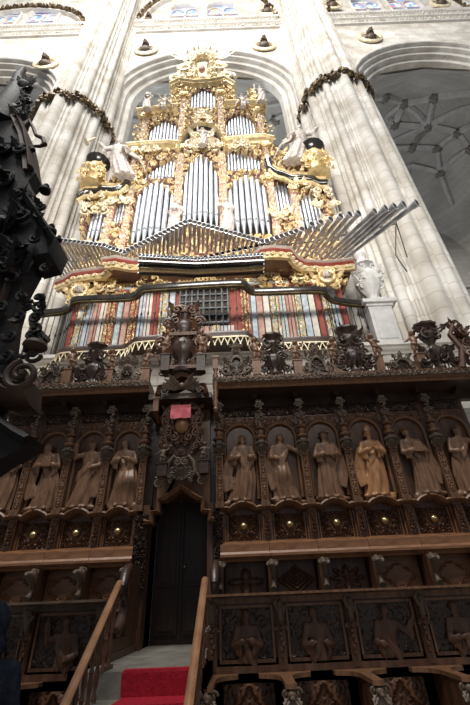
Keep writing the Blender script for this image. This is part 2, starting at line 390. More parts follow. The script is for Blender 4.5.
BOSSM = mat('dark_boss_stone', (.13, .115, .10), (.24, .21, .18), .8, 0, 6, bump=.4)
def lean(mb, k): o = MB(); v = np.concatenate(mb.v).copy(); v[:, 0] += k*v[:, 2]; o.add(v, mb.f, mb.m); return o
# ================================================================== SETTING
m = MB(); m.box(-16, 18, -10, 24, -.2, 0); struct('floor', m, mat('floor_stone', (.18, .16, .13), (.30, .27, .23), .6, 0, 1.2), False)
# wall behind the stalls carrying the balcony
LZ = 6.60
m = MB(); m.box(-12, 14, 7.62, 9.2, 4.3, LZ-.22); m.box(-12, -1.42, 6.62, 7.3, 0, 4.5); m.box(-.53, 14, 6.62, 7.3, 0, 4.5); m.box(-1.42, -.53, 6.62, 7.3, 3.3, 4.5); m.box(-12, 14, 7.0, 7.62, 4.3, 4.9)
struct('wall_choir', m, STONE, False)
m = MB(); m.run([(-12, 7.62, LZ-.24), (14, 7.62, LZ-.24)], [(0, 0), (.05, .0), (.07, .05), (.13, .08), (.16, .13), (.22, .15), (.22, .24), (0, .24), (-1.5, .24), (-1.5, 0)])
m.run([(-12, 7.62, 5.75), (14, 7.62, 5.75)], [(0, 0), (.06, .02), (.06, .09), (0, .12)])
struct('trim_1', m, STONE2, False)

# ---- great pillars: bundled shafts with a foliage collar
def pillar_ring(cx, cy, r, z, n=288, k=1., ph=0.):
    out = []
    for j in range(n):
        a = 2*PI*j/n; p = 0
        for s in range(12):
            d = abs((a-s*PI/6+ph+PI) % (2*PI)-PI); w = .165 if s % 3 == 0 else (.125 if s % 3 == 1 else .105); hh = .17 if s % 3 == 0 else .12
            if d < w: p = max(p, hh*math.sqrt(max(0, 1-(d/w)**2)))
            d2 = abs(d-.2); 
            if d2 < .032: p = max(p, .045*math.sqrt(max(0, 1-(d2/.032)**2)))
        rr = r*(.875+k*p*.95); out.append((cx+rr*math.cos(a), cy+rr*math.sin(a), z))
    return out
PILS = [(-7.15, 9.35, 1.72, 20.35), (5.42, 9.35, 1.70, 21.45)]
for i, (cx, cy, r, zr) in enumerate(PILS):
    m = MB(); zs = [0, 4, 8, 12, 16, 20, zr-.15]
    m.loft([pillar_ring(cx, cy, r, z) for z in zs], caps=False)
    zs = [zr+.25, 26, 30, 34, 40, 46]; m.loft([pillar_ring(cx, cy, r*.93, z) for z in zs], caps=False)
    b = MB(); b.loft([pillar_ring(cx, cy, r*q, z) for q, z in ((1.0, zr-.2), (1.01, zr-.1), (1.01, zr+.3), (.96, zr+.36), (.93, zr+.42))])
    t = thing('gothic_pillar', ['pale stone bundled pillar left of the organ, ringed by dark foliage', 'pale stone bundled pillar right of the organ, broad and fully lit, with dark foliage ring'][i], 'pillar', (cx, cy, 0))
    part('shaft', m, STONE, t)
    part('collar', b, STONE2, t)
    g = MB(); rr = random.Random(i+3); sc_ = 1.0
    for q in range(92):
        a = 2*PI*q/92; rad = r*(.985+.05*(math.cos(a*12)*.5+.5)); up = rr.uniform(-.16, .16)
        p = (cx+rad*math.cos(a), cy+rad*math.sin(a), zr+up+.08)
        g.ball(p, (rr.uniform(.10, .19), rr.uniform(.10, .19), rr.uniform(.10, .17)), 7)
        g.ball((p[0]*1, p[1], p[2]+rr.choice((-.16, .16))), (.10, .10, .09), 6)
        d = (math.cos(a)+rr.uniform(-.9, .9), math.sin(a)+rr.uniform(-.9, .9), rr.uniform(-.5, .3)); g.leaf(p, d, .20, .18, .5)
    part('foliage_ring', g, RING, t)

# ---- nave wall with three pierced bays
YW = 9.3; AC = [-13.9, -.95, 12.05]; AR = 4.95; AZ = 24.6
def wall_piece():
    m = MB(); top = 32.6
    # spandrels as strips between the arches' crowns and the top
    edges = []
    for c in AC: edges.append(arc(c, AZ, AR, PI, 0, 33))
    for e in edges:
        for (x0, _, z0), (x1, _, z1) in zip(e[:-1], e[1:]):
            m.prism([(x0, z0), (x1, z1), (x1, top), (x0, top)], YW, YW+.95)
    xs = [(-20, AC[0]-AR), (AC[0]+AR, AC[1]-AR), (AC[1]+AR, AC[2]-AR), (AC[2]+AR, 20)]
    for a, b in xs: m.box(a, b, YW, YW+.95, 0 if b < -19 or a > 16 else 8, top)
    return m
struct('wall_nave', wall_piece(), STONE, False)
for i, c in enumerate(AC):
    m = MB(); path = [(c-AR, YW, 14), (c-AR, YW, 20)]+[(x, YW, z) for x, y, z in arc(c, AZ, AR, PI, 0, 49)]+[(c+AR, YW, 20), (c+AR, YW, 14)]
    # stepped and rolled orders, going inwards and back
    prof = [(.12, -.05), (.12, .06), (.02, .10), (-.06, .04), (-.08, -.22), (-.18, -.30), (-.26, -.22), (-.34, -.28), (-.38, -.62), (-.50, -.70), (-.60, -.60), (-.70, -.68), (-.74, -1.05), (-.86, -1.15), (-.96, -1.05), (-1.06, -1.14), (-1.12, -1.8), (.12, -1.8)]
    prof = [(a_*.74, b_*.62) for a_, b_ in prof]
    m.face_run(path, [(a, b) for a, b in prof])
    t = struct('trim_%d' % (i+2), m, STONE2)
# string course and its carved bands
m = MB()
m.run([(-20, YW, 32.6), (20, YW, 32.6)], [(0, 0), (.12, .05), (.16, .15), (.10, .22), (.10, .62), (.22, .70), (.22, .80), (.14, .86), (.14, 1.30), (.24, 1.36), (.30, 1.5), (.30, 1.62), (0, 1.70), (-.5, 1.70), (-.5, 0)])
struct('trim_5', m, STONE2, False)
m = MB(); hf = lambda a, b: carve(a, b, .38, 5)
relief(m, -16, 16, 32.84, 33.20, YW-.11, .10, .07, hf); relief(m, -16, 16, 33.48, 33.88, YW-.15, .10, .07, hf)
n = 0
for q in range(150): x = -15+q*.2; m.box(x, x+.1, YW-.28, YW-.14, 33.98, 34.12)
struct('trim_6', m, mat('carved_band_stone', (.46, .43, .38), (.60, .56, .50), .85, 0, 3), False)
# upper wall with blind arch and paired windows
for i, c in enumerate(AC):
    m = MB(); r = 5.0; cz = 33.9; RZ = [5.0, 8.2, 8.2][i]
    e = arc(c, cz, r, PI, 0, 33, 0, RZ)
    for (x0, _, z0), (x1, _, z1) in zip(e[:-1], e[1:]): m.prism([(x0, z0), (x1, z1), (x1, 46), (x0, 46)], YW, YW+.3)
    for a, b in ((c-6.5, c-r), (c+r, c+6.5)): m.box(a, b, YW, YW+.5, 34.3, 46)
    # back wall with two arched windows cut through
    holes = [(c-1.60, 1.02), (c+1.10, 1.12)]; ZW = 37.7; ZS = 35.1; m.box(c-6.5, c+6.5, YW+.25, YW+.6, 33.9, ZS)
    edges = [c-6.5]
    for hx, hr in holes:
        m.box(edges[-1], hx-hr, YW+.25, YW+.6, ZS, 46); edges.append(hx+hr)
        ee = arc(hx, ZW, hr, PI, 0, 15)
        for (x0, _, z0), (x1, _, z1) in zip(ee[:-1], ee[1:]): m.prism([(x0, z0), (x1, z1), (x1, 46), (x0, 46)], YW+.25, YW+.6)
    m.box(edges[-1], c+6.5, YW+.25, YW+.6, ZS, 46)
    struct(['wall_upper_west', 'wall_upper', 'wall_upper_east'][i], m, STONE, False)
    g = MB(); g.face_run([(x, YW, z) for x, y, z in arc(c, cz, r, PI, 0, 41, 0, RZ)], [(.15, 0), (.15, .12), (0, .16), (-.12, .05), (-.5, .0), (-.55, -.24), (.15, -.24)])
    struct('trim_%d' % (7+i), g, STONE2)
    g = MB(); rr = random.Random(8)
    for x, y, z in arc(c, cz, r-.3, PI, 0, 110, 0, RZ-.3):
        for k in range(2): g.leaf((x, YW-.02, z), (rr.uniform(-1, 1), -.5, rr.uniform(-1, 1)), .30, .22, .5)
        g.ball((x, YW-.04, z), (.12, .1, .12), 6)
    tag(part('foliage_band', g, RING), 'dark gilt foliage band lining the %s of the upper wall' % ['left blind arch', 'middle blind arch above the organ', 'right blind arch'][i], 'carved band')
    for w, (hx, hr) in enumerate(holes):
        k = i*2+w+1
        fr = MB(); fr.face_run([(hx-hr, YW+.27, ZS)]+[(x, YW+.27, z) for x, y, z in arc(hx, ZW, hr, PI, 0, 17)]+[(hx+hr, YW+.27, ZS)], [(.16, 0), (.16, .1), (.02, .16), (-.08, .02), (-.08, -.15), (.16, -.15)])
        fr.box(hx-.06, hx+.06, YW+.25, YW+.45, ZS, ZW+.3); fr.box(hx-hr, hx+hr, YW+.25, YW+.45, ZS+1.5, ZS+1.62)
        for s in (-1, 1): fr.face_run([(x, YW+.35, z) for x, y, z in arc(hx+s*hr*.5, ZW-.2, hr*.45, PI, 0, 9)], [(.05, .0), (.05, .1), (-.05, .1), (-.05, 0)])
        wo = struct('window_%d' % k, fr, STONE2)
        gl = MB(); gl.prism([(hx-hr, ZS), (hx+hr, ZS)]+[(x, z) for x, y, z in arc(hx, ZW, hr, 0, PI, 17)], YW+.40, YW+.43)
        gm = bpy.data.materials.get('stained_glass')
        if not gm:
            gm = bpy.data.materials.new('stained_glass'); gm.use_nodes = True; nt = gm.node_tree; N = nt.nodes; L = nt.links; b = N['Principled BSDF']
            tc = N.new('ShaderNodeTexCoord'); vo = N.new('ShaderNodeTexVoronoi'); vo.inputs['Scale'].default_value = 3.2; L.new(tc.outputs['Object'], vo.inputs['Vector'])
            cr = N.new('ShaderNodeValToRGB'); cr.color_ramp.interpolation = 'CONSTANT'
            for pz, cc in ((0, (.20, .32, .75)), (.3, (.75, .80, .9)), (.5, (.35, .5, .85)), (.62, (.65, .12, .18)), (.72, (.85, .62, .22)), (.82, (.6, .7, .9))):
                if pz == 0: cr.color_ramp.elements[0].color = (*cc, 1)
                else:
                    e_ = cr.color_ramp.elements.new(pz); e_.color = (*cc, 1)
            cr.color_ramp.elements[-1].color = (.75, .72, .8, 1)
            sp = N.new('ShaderNodeSeparateXYZ'); L.new(vo.outputs['Color'], sp.inputs[0]); L.new(sp.outputs[0], cr.inputs[0])
            L.new(cr.outputs[0], b.inputs['Base Color']); L.new(cr.outputs[0], b.inputs['Emission Color']); b.inputs['Emission Strength'].default_value = .75
        part('pane', gl, gm, wo, False)
# aisle vault behind: webs, ribs and bosses
def vz(c, x, y): return 31.2-5.2*((x-c)/6.4)**4-4.2*((y-15.0)/5.6)**2-.5*math.sin(abs((x-c)/6.4)*PI)
for i, c in enumerate(AC):
    m = MB(); nx, ny = 33, 25; V = []; Fc = []
    for b in range(ny):
        for a in range(nx): x = c-6.4+12.8*a/(nx-1); y = 10.1+10.4*b/(ny-1); V.append((x, y, vz(c, x, y)))
    k = len(V); V += [(x, y, z+.3) for x, y, z in V]
    for b in range(ny-1):
        for a in range(nx-1): q = b*nx+a; Fc += [(q, q+1, q+nx+1, q+nx), (q+k, q+k+nx, q+k+nx+1, q+k+1)]
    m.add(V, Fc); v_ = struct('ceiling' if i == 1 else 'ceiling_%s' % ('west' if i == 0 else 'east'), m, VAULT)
    g = MB(); cy = 15.3; nodes = [(0, 0)]
    S = []
    P4 = [(-6.3, 10.2), (6.3, 10.2), (-6.3, 20.3), (6.3, 20.3)]
    for px_, py_ in P4: S.append(((px_, py_), (0, cy)))
    for s in (-1, 1):
        S += [((s*6.3, 10.2), (s*3.0, cy)), ((s*6.3, 20.3), (s*3.0, cy)), ((s*6.3, 10.2), (0, 12.6)), ((s*6.3, 20.3), (0, 18)), ((s*3, cy), (0, 12.6)), ((s*3, cy), (0, 18)), ((s*6.3, cy), (0, cy))]
    S += [((0, 10.2), (0, 20.3)), ((-1.7, 13.8), (0, 12.6)), ((1.7, 13.8), (0, 12.6))]
    B = [(0, cy), (-3, cy), (3, cy), (0, 12.6), (0, 18), (-1.6, 13.9), (1.6, 13.9), (-1.6, 16.7), (1.6, 16.7), (-4.4, 13.2), (4.4, 13.2), (-4.4, 17.6), (4.4, 17.6)]
    if i == 2:
        def onv(px, py):
            lo, hi = 9.9, 20.3
            for _ in range(40):
                md = (lo+hi)/2; q_ = W(px, py, md)
                if q_.z < vz(c, q_.x, q_.y): lo = md
                else: hi = md
            return (q_.x-c, q_.y)
        ND = dict(A=(384, 97), B=(404, 103), C=(434, 97), D=(395, 124), E=(428, 126), F=(458, 132), G=(412, 147), H=(437, 148), I=(440, 173), J=(470, 148), a=(366, 96), b=(418, 66), c=(475, 92), d=(372, 150), e=(480, 104), f=(385, 118), g=(416, 112), h=(385, 145), i=(402, 182), j=(452, 205), k=(480, 122), l=(425, 75), m=(372, 125), n=(450, 162), o=(410, 165))
        NP = {k_: onv(*v_) for k_, v_ in ND.items()}
        S = [(NP[u_[0]], NP[u_[1]]) for u_ in 'aA AB BC Cc BD Bg gE Dm DE Eh hd Ee EF EG GH HF Fk HI GE Io oi Ij In nJ JF CE Gd fB fD'.split()]
        B = [NP[k_] for k_ in 'ABCDEFGHIJ']; NP0 = NP
    for (x0, y0), (x1, y1) in S:
        pts = []
        for q in range(15):
            t = q/14; x = x0+(x1-x0)*t; y = y0+(y1-y0)*t
            if i != 2 and (abs(x0) > 6 and abs(x1) < 6 and y1 != cy): x += .35*math.sin(t*PI)*(1 if x0 < 0 else -1)
            pts.append((c+x, y, vz(c, c+x, y)-.06))
        g.tube(pts, .24 if i == 2 else .19, 6)
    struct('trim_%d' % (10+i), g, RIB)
    proto = None
    for q, (bx, by) in enumerate(B):
        mm = MB(); mm.lathe([(.02, -.42), (.16, -.38), (.30, -.28), (.36, -.15), (.30, 0)], (0, 0, 0), 16, lump=.14, ln=8)
        z = vz(c, c+bx, by)
        lb = ['carved boss on the grey vault behind the left arch', 'carved boss on the aisle vault glimpsed behind the organ', 'round carved boss on the dark ribbed vault inside the right arch'][i]
        if proto is None:
            proto = single('vault_boss', xf(mm, (c+bx, by, z)), BOSSM, lb, 'boss', (c+bx, by, z), ['bosses of the left vault', 'bosses of the vault behind the organ', 'bosses of the right vault'][i])
        else:
            o = proto.copy(); C.objects.link(o); o.location = (c+bx, by, z)
# far aisle wall with responds
m = MB(); m.box(-20, 20, 20.4, 21, 0, 31); m.box(-20, 20, 16, 16.05, -.1, -.05)
for c in AC:
    for s in (-6.4,):
        m.lathe([(.8, 0), (.8, 24), (1.0, 24.2), (.6, 27)], (c+s, 20.3, 0), 16, lump=.06, ln=8)
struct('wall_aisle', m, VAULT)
m = MB()   # transverse ribs between aisle bays
for x in (-7.4, 5.5):
    m.tube([(x, 10.4+10*t, vz(AC[1], AC[1]+6.35, 15.0)+3.4-(abs(t-.5)*2)**2*3.9-.8) for t in [q/14 for q in range(15)]], .55, 8)
struct('trim_13', m, RIB)
# carved gallery parapet on the far wall, right
m = MB(); p0 = W(440, 293, 15); m.box(7.6, 17, 15.0, 15.2, p0.z-1.0, p0.z-.85); m.box(7.6, 17, 15.0, 15.2, p0.z+.35, p0.z+.5)
for q in range(30):
    x = 7.8+q*.32; m.tube(arc(x, p0.z-.22, .15, 0, 2*PI, 11, 15.1)[:-1], .035, 5, loop=True); m.tube([(x-.16, 15.1, p0.z-.85), (x-.16, 15.1, p0.z+.35)], .035, 5)
single('gallery_parapet', m, VAULT, 'pierced stone parapet of a gallery seen inside the right arch beyond the pillar', 'parapet', (7.6, 15, p0.z-1.0))
m = MB(); m.box(7.6, 17, 15.0, 20.4, p0.z-1.3, p0.z-1.0); struct('trim_14', m, VAULT, False)

# busts in round frames on the walls
RB = [((46, 64), 'left of the left pillar, above the left arch'), ((146, 50), 'left above the organ arch, below the string course'), ((264, 46), 'right above the organ arch, below the string course'), ((370, 38), 'right of the right pillar, above the right arch'),
      ((149, 22), 'in the left corner of the window arch, above the string course'), ((267, 12), 'in the right corner of the window arch, above the string course'), ((440, 4), 'in the top right corner of the view, above the string course'), ((332, 6), 'just right of the right pillar top, above the string course')]
for (px, py), where in RB:
    p = W(px, py, YW-.06); t = thing('bust_roundel', 'gilt roundel with bust, '+where, 'roundel', p)
    m = MB(); m.face_run(arc(p.x, p.z, .62, 0, 2*PI, 33, p.y), [(.12, 0), (.14, .08), (.0, .14), (-.12, .08), (-.12, 0)]); part('frame', m, GOLDP, t)
    m = MB(); m.lathe([(.01, 0), (.58, 0), (.58, .05), (.01, .06)], (0, 0, 0), 24); m2 = MB(); v = np.concatenate(m.v); m2.add(np.stack([v[:, 0], -v[:, 2], v[:, 1]], -1)+np.array(p), m.f); part('back_disc', m2, mat('roundel_ground', (.30, .22, .18), (.42, .32, .26), .8, 0, 4) if not bpy.data.materials.get('roundel_ground') else bpy.data.materials['roundel_ground'], t)
    m = MB(); m.ball((0, 0, .16), (.36, .26, .3), 12); cap(m, (0, -.02, .3), (0, -.12, .5), .13, .12); head(m, (0, -.18, .62), .22, 0, 0, True, True)
    for s in (-1, 1): cap(m, (s*.2, -.05, .25), (s*.4, 0, -.08), .14, .1)
    part('bust', xf(m, (p.x, p.y-.06, p.z-.35)), WALG, t)

# ================================================================== UPPER STALLS
XR = [-.32, .40, 1.11, 1.85, 2.61, 3.38, 4.15, 4.92]; XL = [-1.60, -2.23, -2.89, -3.55, -4.21]
YB = 6.50
def ogee_path(x0, x1, z, y):
    c = (x0+x1)/2; w = (x1-x0); P_ = [(x0, y, z), (c-w*.34, y, z), (c-w*.30, y, z-.015)]
    for t in np.linspace(0, 1, 11): P_.append((c-w*.26+w*.52*t, y, z+.075*math.sin(PI*t)**.8))
    return P_+[(c+w*.30, y, z-.015), (c+w*.34, y, z), (x1, y, z)]
ARMS = {
 'hands joined': dict(le=(-.16, -.07, .62), lh=(-.04, -.15, .66), re_=(.16, -.07, .62), rh=(.03, -.15, .67)),
 'arm raised': dict(le=(-.2, -.05, .72), lh=(-.22, -.1, .93), re_=(.17, -.06, .60), rh=(.06, -.14, .55)),
 'arm out': dict(le=(-.16, -.06, .60), lh=(-.07, -.15, .58), re_=(.22, -.04, .68), rh=(.30, -.08, .80)),
 'book': dict(le=(-.16, -.06, .60), lh=(-.04, -.15, .62), re_=(.17, -.05, .60), rh=(.09, -.14, .62), book=(.03, -.17, .66)),
 'staff': dict(le=(-.17, -.06, .60), lh=(-.08, -.14, .56), re_=(.19, -.06, .64), rh=(.22, -.13, .74), staff=((.25, -.12, .05), (.20, -.12, 1.04))),
}
def bay(x0, x1, seed, figlab, kw, patt, woodlab, group, figmat=WALF, ysc=1.0, figh=.98):
    c = (x0+x1)/2; w = x1-x0
    t = thing('upper_choir_stall', woodlab, 'choir stall', (c, YB, 1.13), group)
    m = MB(); m.box(x0+.002, x1-.002, YB, YB+.09, 1.13, 4.62); part('back_board', m, WALN, t, False)
    # arched niche frame
    r = w*.34; az = 4.02
    m = MB(); m.face_run([(c-r, YB, 3.0), (c-r, YB, az)]+[(x, YB, z) for x, _, z in arc(c, az, r, PI, 0, 21)][1:-1]+[(c+r, YB, az), (c+r, YB, 3.0)], [(.055, 0), (.055, .05), (.03, .075), (0, .06), (-.012, .03), (-.012, 0)])
    part('niche_arch', m, WALC, t)
    # spandrel carving
    m = MB(); msk = lambda a, b: ((a-c)**2+(b-az)**2 > (r+.06)**2) & (b > az-.02) & (abs(a-c) < w*.5-.06)
    relief(m, x0, x1, az, 4.42, YB-.005, .022, .013, lambda a, b: carve(a, b, .12, seed, c), msk, .004)
    part('spandrel_carving', m, WALN, t)
    m = MB(); relief(m, x0+.07, x1-.07, 4.45, 4.60, YB-.02, .035, .012, lambda a, b: carve(a, b, .11, 9, c), None, .02); part('frieze', m, WALX, t)
    # saint in relief
    if kw is not None:
        f = remesh(saint(seed, **kw), .0125, 1)
        part('saint_relief', xf(lean(f, (.07, -.08, .05, -.03, .08, -.06, .04)[seed % 7]), (c-(.03, -.04, .02, -.01, .04, -.03, .02)[seed % 7], YB-.075, 2.93), (figh*1.28, .85, figh*1.19)), figmat, t, label=figlab)
    # moulding with a small arch, under the figure
    m = MB(); m.face_run(ogee_path(x0, x1, 2.84, YB), [(.045, 0), (.045, .17), (.02, .19), (-.005, .15), (-.02, .16), (-.04, .10), (-.04, 0)]); part('shelf_moulding', m, WALC, t)
    # boss panel
    bz = 2.60; m = MB()
    def hf(a, b):
        d = np.hypot(a-c, (b-bz)); g = carve(a, b, .105, seed+40, c)*.8
        ring = np.exp(-((d-.115)/.018)**2)*.9+.35*(d < .11)
        petal = np.exp(-((d-.15)/.03)**2)*(.5+.5*np.cos(10*np.arctan2(b-bz, a-c)))
        return np.maximum(np.where(d < .1, 0, g), np.maximum(ring, petal))
    relief(m, c-w*.33, c+w*.33, 2.40, 2.77, YB-.005, .05, .0095, hf, None, .02); bp_ = part('boss_panel', m, WALN, t)
    m = MB(); m.ball((c, YB-.06, bz), (.062, .05, .052), 14); m.ball((c, YB-.10, bz), (.02, .02, .02), 8); part('boss', m, BRASS, bp_, label='brass boss')
    m = MB(); m.box(c-w*.355, c+w*.355, YB-.03, YB, 2.375, 2.40); m.box(c-w*.355, c-w*.33, YB-.03, YB, 2.40, 2.78); m.box(c+w*.33, c+w*.355, YB-.03, YB, 2.40, 2.78)
    m.box(x0+.065, x0+.085, YB-.05, YB, 2.35, 2.8); m.box(x1-.085, x1-.065, YB-.05, YB, 2.35, 2.8)
    m.run([(x0+.003, YB, 2.10), (x1-.003, YB, 2.10)], [(0, 0), (.28, .0), (.30, .03), (.34, .06), (.34, .09), (.27, .10), (.25, .13), (.25, .23), (.19, .25), (.12, .28), (0, .28)])
    part('rail_moulding', m, WALL_, t, False)
    # seat back panel with geometric carving
    m = MB(); pz = 1.86
    def pf(a, b):
        u = np.abs(a-c)/.26; v = np.abs(b-pz)/.17; th = np.arctan2(v, u); rr = np.hypot(u, v)
        if patt == 0: q = np.abs((u+v)*3.2 % 1-.5)*2*(u+v < 1.05); return np.clip(q*1.6-.3, 0, 1)
        if patt == 1: d = np.abs(rr-(.55+.28*np.cos(4*th))); return np.exp(-(d/.09)**2)+np.exp(-(rr/.18)**2)
        if patt == 2: d = np.abs(rr-(.62+.2*np.cos(8*th))); return np.exp(-(d/.1)**2)+.6*np.exp(-((u-v)/.1)**2)*(rr < .6)+np.exp(-(rr/.16)**2)
        d = (u+v)*.75+.25*np.maximum(u, v); d = d+.05*np.cos(12*th); return .55*(d < .78)+.9*np.exp(-((d-.88)/.06)**2)
    m.box(x0+.07, x1-.07, YB-.12, YB, 1.13, 2.10)
    relief(m, c-.27, c+.27, pz-.19, pz+.19, YB-.13, .03, .0105, pf, None, .01); part('seat_back_panel', m, WALL_ if patt == 3 else WALN, t)
    m = MB(); m.box(x0+.1, x1-.1, YB-.55, YB-.12, 1.52, 1.57); part('seat', m, WALN, t, False)
    return t
def column(x, lab, y=YB, x_w=.058, group=None):
    t = thing('carved_column', lab, 'column', (x, y, 1.13), group); w = x_w
    m = MB(); m.box(x-w-.012, x+w+.012, y-.20, y, 2.86, 2.93); m.box(x-w, x+w, y-.16, y, 2.93, 3.74)
    m.box(x-w-.012, x+w+.012, y-.18, y, 3.70, 3.74)
    relief(m, x-w+.018, x+w-.018, 2.99, 3.66, y-.163, .02, .009, lambda a, b: carve(a, b, .075, 3, x), None, .003); part('shaft', m, WALC, t, False)
    m = MB(); m.box(x-w-.005, x+w+.005, y-.13, y, 2.38, 2.82); relief(m, x-.042, x+.042, 2.42, 2.78, y-.135, .035, .009, lambda a, b: carve(a, b, .07, 12, x), None, .004); part('lower_block', m, WALN, t)
    yc = y-.17
    m = MB(); m.lathe([(.04, 3.72), (.055, 3.75), (.075, 3.80), (.083, 3.86), (.07, 3.92), (.06, 3.95)], (x, yc, 0), 18, lump=.08, ln=6)
    for k in range(10):
        a = 2*PI*k/10; m.ball((x+.088*math.cos(a), yc+.088*math.sin(a), 3.87), (.028, .028, .03), 7); m.leaf((x+.06*math.cos(a), yc+.06*math.sin(a), 3.74), (math.cos(a)*.5, math.sin(a)*.5, .9), .09, .05, .4)
    part('capital', m, WALG, t)
    m = MB(); m.lathe([(.05, 3.94), (.092, 3.955), (.10, 3.98), (.085, 4.0), (.045, 4.02), (.062, 4.07), (.058, 4.10), (.036, 4.12), (.08, 4.135), (.086, 4.16), (.05, 4.18), (.044, 4.24), (.04, 4.3)], (x, yc, 0), 16); part('baluster_neck', m, WALC, t)
    m = MB(); r = random.Random(4)
    for k in range(16): m.ball((x+r.uniform(-.04, .04), yc-.02-r.uniform(0, .05), 4.24+k*.022), (r.uniform(.022, .04), .035, .026), 7)
    for s in (-1, 1):
        m.scroll((x+s*.045, yc-.06, 4.36), .045, 0, 1.3, s, .3, 6); m.scroll((x+s*.04, yc-.07, 4.56), .05, 0, 1.3, s, .3, 6)
    m.box(x-.05, x+.05, yc-.09, yc+.14, 4.60, 4.66); part('herm_bracket', m, WALG, t)
    m = MB(); m.box(x-.05, x+.05, y-.42, y-.1, 1.13, 2.10); part('seat_partition', m, WALN, t, False)
    m = MB(); m.tube([(x, y-.46, 2.08), (x, y-.53, 2.03), (x+.01, y-.50, 1.94), (x+.015, y-.44, 1.86), (x+.01, y-.46, 1.78), (x, y-.52, 1.74)], [.035, .045, .032, .026, .034, .045], 10)
    for s in (-1, 1): m.scroll((x+s*.045, y-.50, 2.05), .04, 0, 1.1, s, .32, 6); m.leaf((x+s*.02, y-.52, 2.05), (s, -.4, -.4), .08, .05, .4)
    part('seat_bracket', m, WALG, t, label='greyed polished scroll bracket')
    return t
RB_ = [
 (dict(ARMS['book'], sway=.05, turn=.4, cloak=-1, beard=True, book=None), 'robed bearded saint with the body turned, cloak at left', 1),
 (dict(ARMS['arm out'], sway=-.05, turn=-.5, cloak=-1, knee=.06), 'saint flinging an arm to the right, pale swirling cloak', 0),
 (dict(ARMS['book'], sway=.0, turn=-.6, cloak=1, folds=9, hat=True), 'hatted saint bending over a large book', 2),
 (dict(ARMS['hands joined'], mitre=True, beard=True, folds=7, sway=.02, cloak=-1), 'bishop in mitre and long smooth orange robe', 3),
 (dict(ARMS['book'], sway=.05, turn=.5, hat=True, folds=13, cloak=1), 'saint in wide hat and pleated tunic', 3),
 (dict(ARMS['arm out'], sway=-.05, turn=.3, beard=True, folds=6, hat=True), 'saint with bent arms and bare legs under a short robe', 1),
  (dict(ARMS['hands joined'], sway=.03), 'robed saint beyond the edge of the view', 2),
]
WHR = ['first stall right of the doorway, bearded saint turned sideways on its back', 'second stall right of the doorway, saint with outstretched arm and pale cloak', 'third stall right of the doorway, saint reading a large book', 'fourth stall right of the doorway, mitred bishop in a smooth robe', 'fifth stall right of the doorway, saint in a wide hat and pleated tunic', 'stall at the right edge of the view, saint with bent arms', 'stall beyond the right edge of the view']
for i in range(6):
    kw, fl, pt = RB_[i]
    bay(XR[i], XR[i+1], i+11, fl, kw, pt, 'upper walnut '+WHR[i], 'upper choir stalls', WALF if i != 3 else mat('orange_walnut', (.30, .135, .055), (.46, .23, .095), .38, 0, 6, (3, 3, .8)))
LB_ = [(dict(ARMS['hands joined'], sway=.04, turn=-.5, folds=9, wide=1.15, knee=.09), 'kneeling robed saint with crossed hands', 3, 'upper walnut stall next left of the doorway, kneeling saint with hands together'),
       (dict(ARMS['arm raised'], sway=.03, turn=-.3, folds=7, cloak=1), 'saint in knee-length robe with a raised arm', 3, 'upper walnut stall second left of the doorway, saint in short robe with raised arm'),
       (dict(ARMS['book'], sway=.06, turn=-.5, beard=True, cloak=-1, folds=12), 'bearded saint in heavy cloak', 3, 'upper walnut stall third left of the doorway, bearded saint in a heavy cloak'),
       (dict(ARMS['hands joined'], sway=.03, folds=9), 'robed saint half hidden', 3, 'upper walnut stall at the left edge of the view, partly behind the black carving')]
for i in range(4):
    kw, fl, pt, lb = LB_[i]; bay(XL[i+1], XL[i], i+31, fl, kw, pt, lb, 'upper choir stalls')
for i, x in enumerate(XR[:-2]):
    column(x, 'carved walnut column with bulbous capital, '+['immediately right of the doorway', 'between first and second saints right of the doorway', 'between second and third saints right of the doorway', 'left of the mitred bishop', 'right of the mitred bishop', 'right of the saint in the pleated tunic, nearest the right edge'][i], group='columns between the upper stalls')
for i, x in enumerate(XL[:-1]):
    column(x, 'carved walnut column with bulbous capital, '+['immediately left of the doorway', 'left of the kneeling saint', 'left of the saint with raised arm', 'farthest left, left of the bearded cloaked saint'][i], group='columns between the upper stalls')
# continuous cornice and soffit, one run each side of the doorway
def cornice(x0, x1, lab):
    t = thing('stall_cornice', lab, 'cornice', (x0, YB, 4.6))
    m = MB(); m.hprism([(x0, 5.98), (x1, 5.98), (x1, YB+.3), (x0, YB+.3)], 4.78, 4.84)
    for q in range(int((x1-x0)/.74)+1): m.box(x0+q*.74-.04 if q else x0, min(x0+q*.74+.04, x1), 6.25, YB, 4.70, 4.8)
    m.box(x0, x1, YB-.04, YB+.09, 4.62, 4.78); part('soffit', m, WALX, t, False)
    m = MB(); m.run([(x0, 5.98, 4.76), (x1, 5.98, 4.76)], [(0, 0), (.02, 0), (.045, .03), (.03, .05), (.05, .07), (.085, .10), (.085, .13), (.11, .15), (.11, .20), (0, .21), (-.4, .21), (-.4, .09), (0, .09)]); part('edge_moulding', m, WALC, t, False)
    m = MB(); relief(m, x0+.01, x1-.01, 4.845, 4.955, 5.88, .03, .012, lambda a, b: carve(a, b, .10, 21), None, .015); part('edge_carving', m, WALG, t)
    return t
cornice(-.40, 5.4, 'long projecting walnut cornice over the stalls right of the doorway')
cornice(-4.6, -1.52, 'projecting walnut cornice over the stalls left of the doorway')
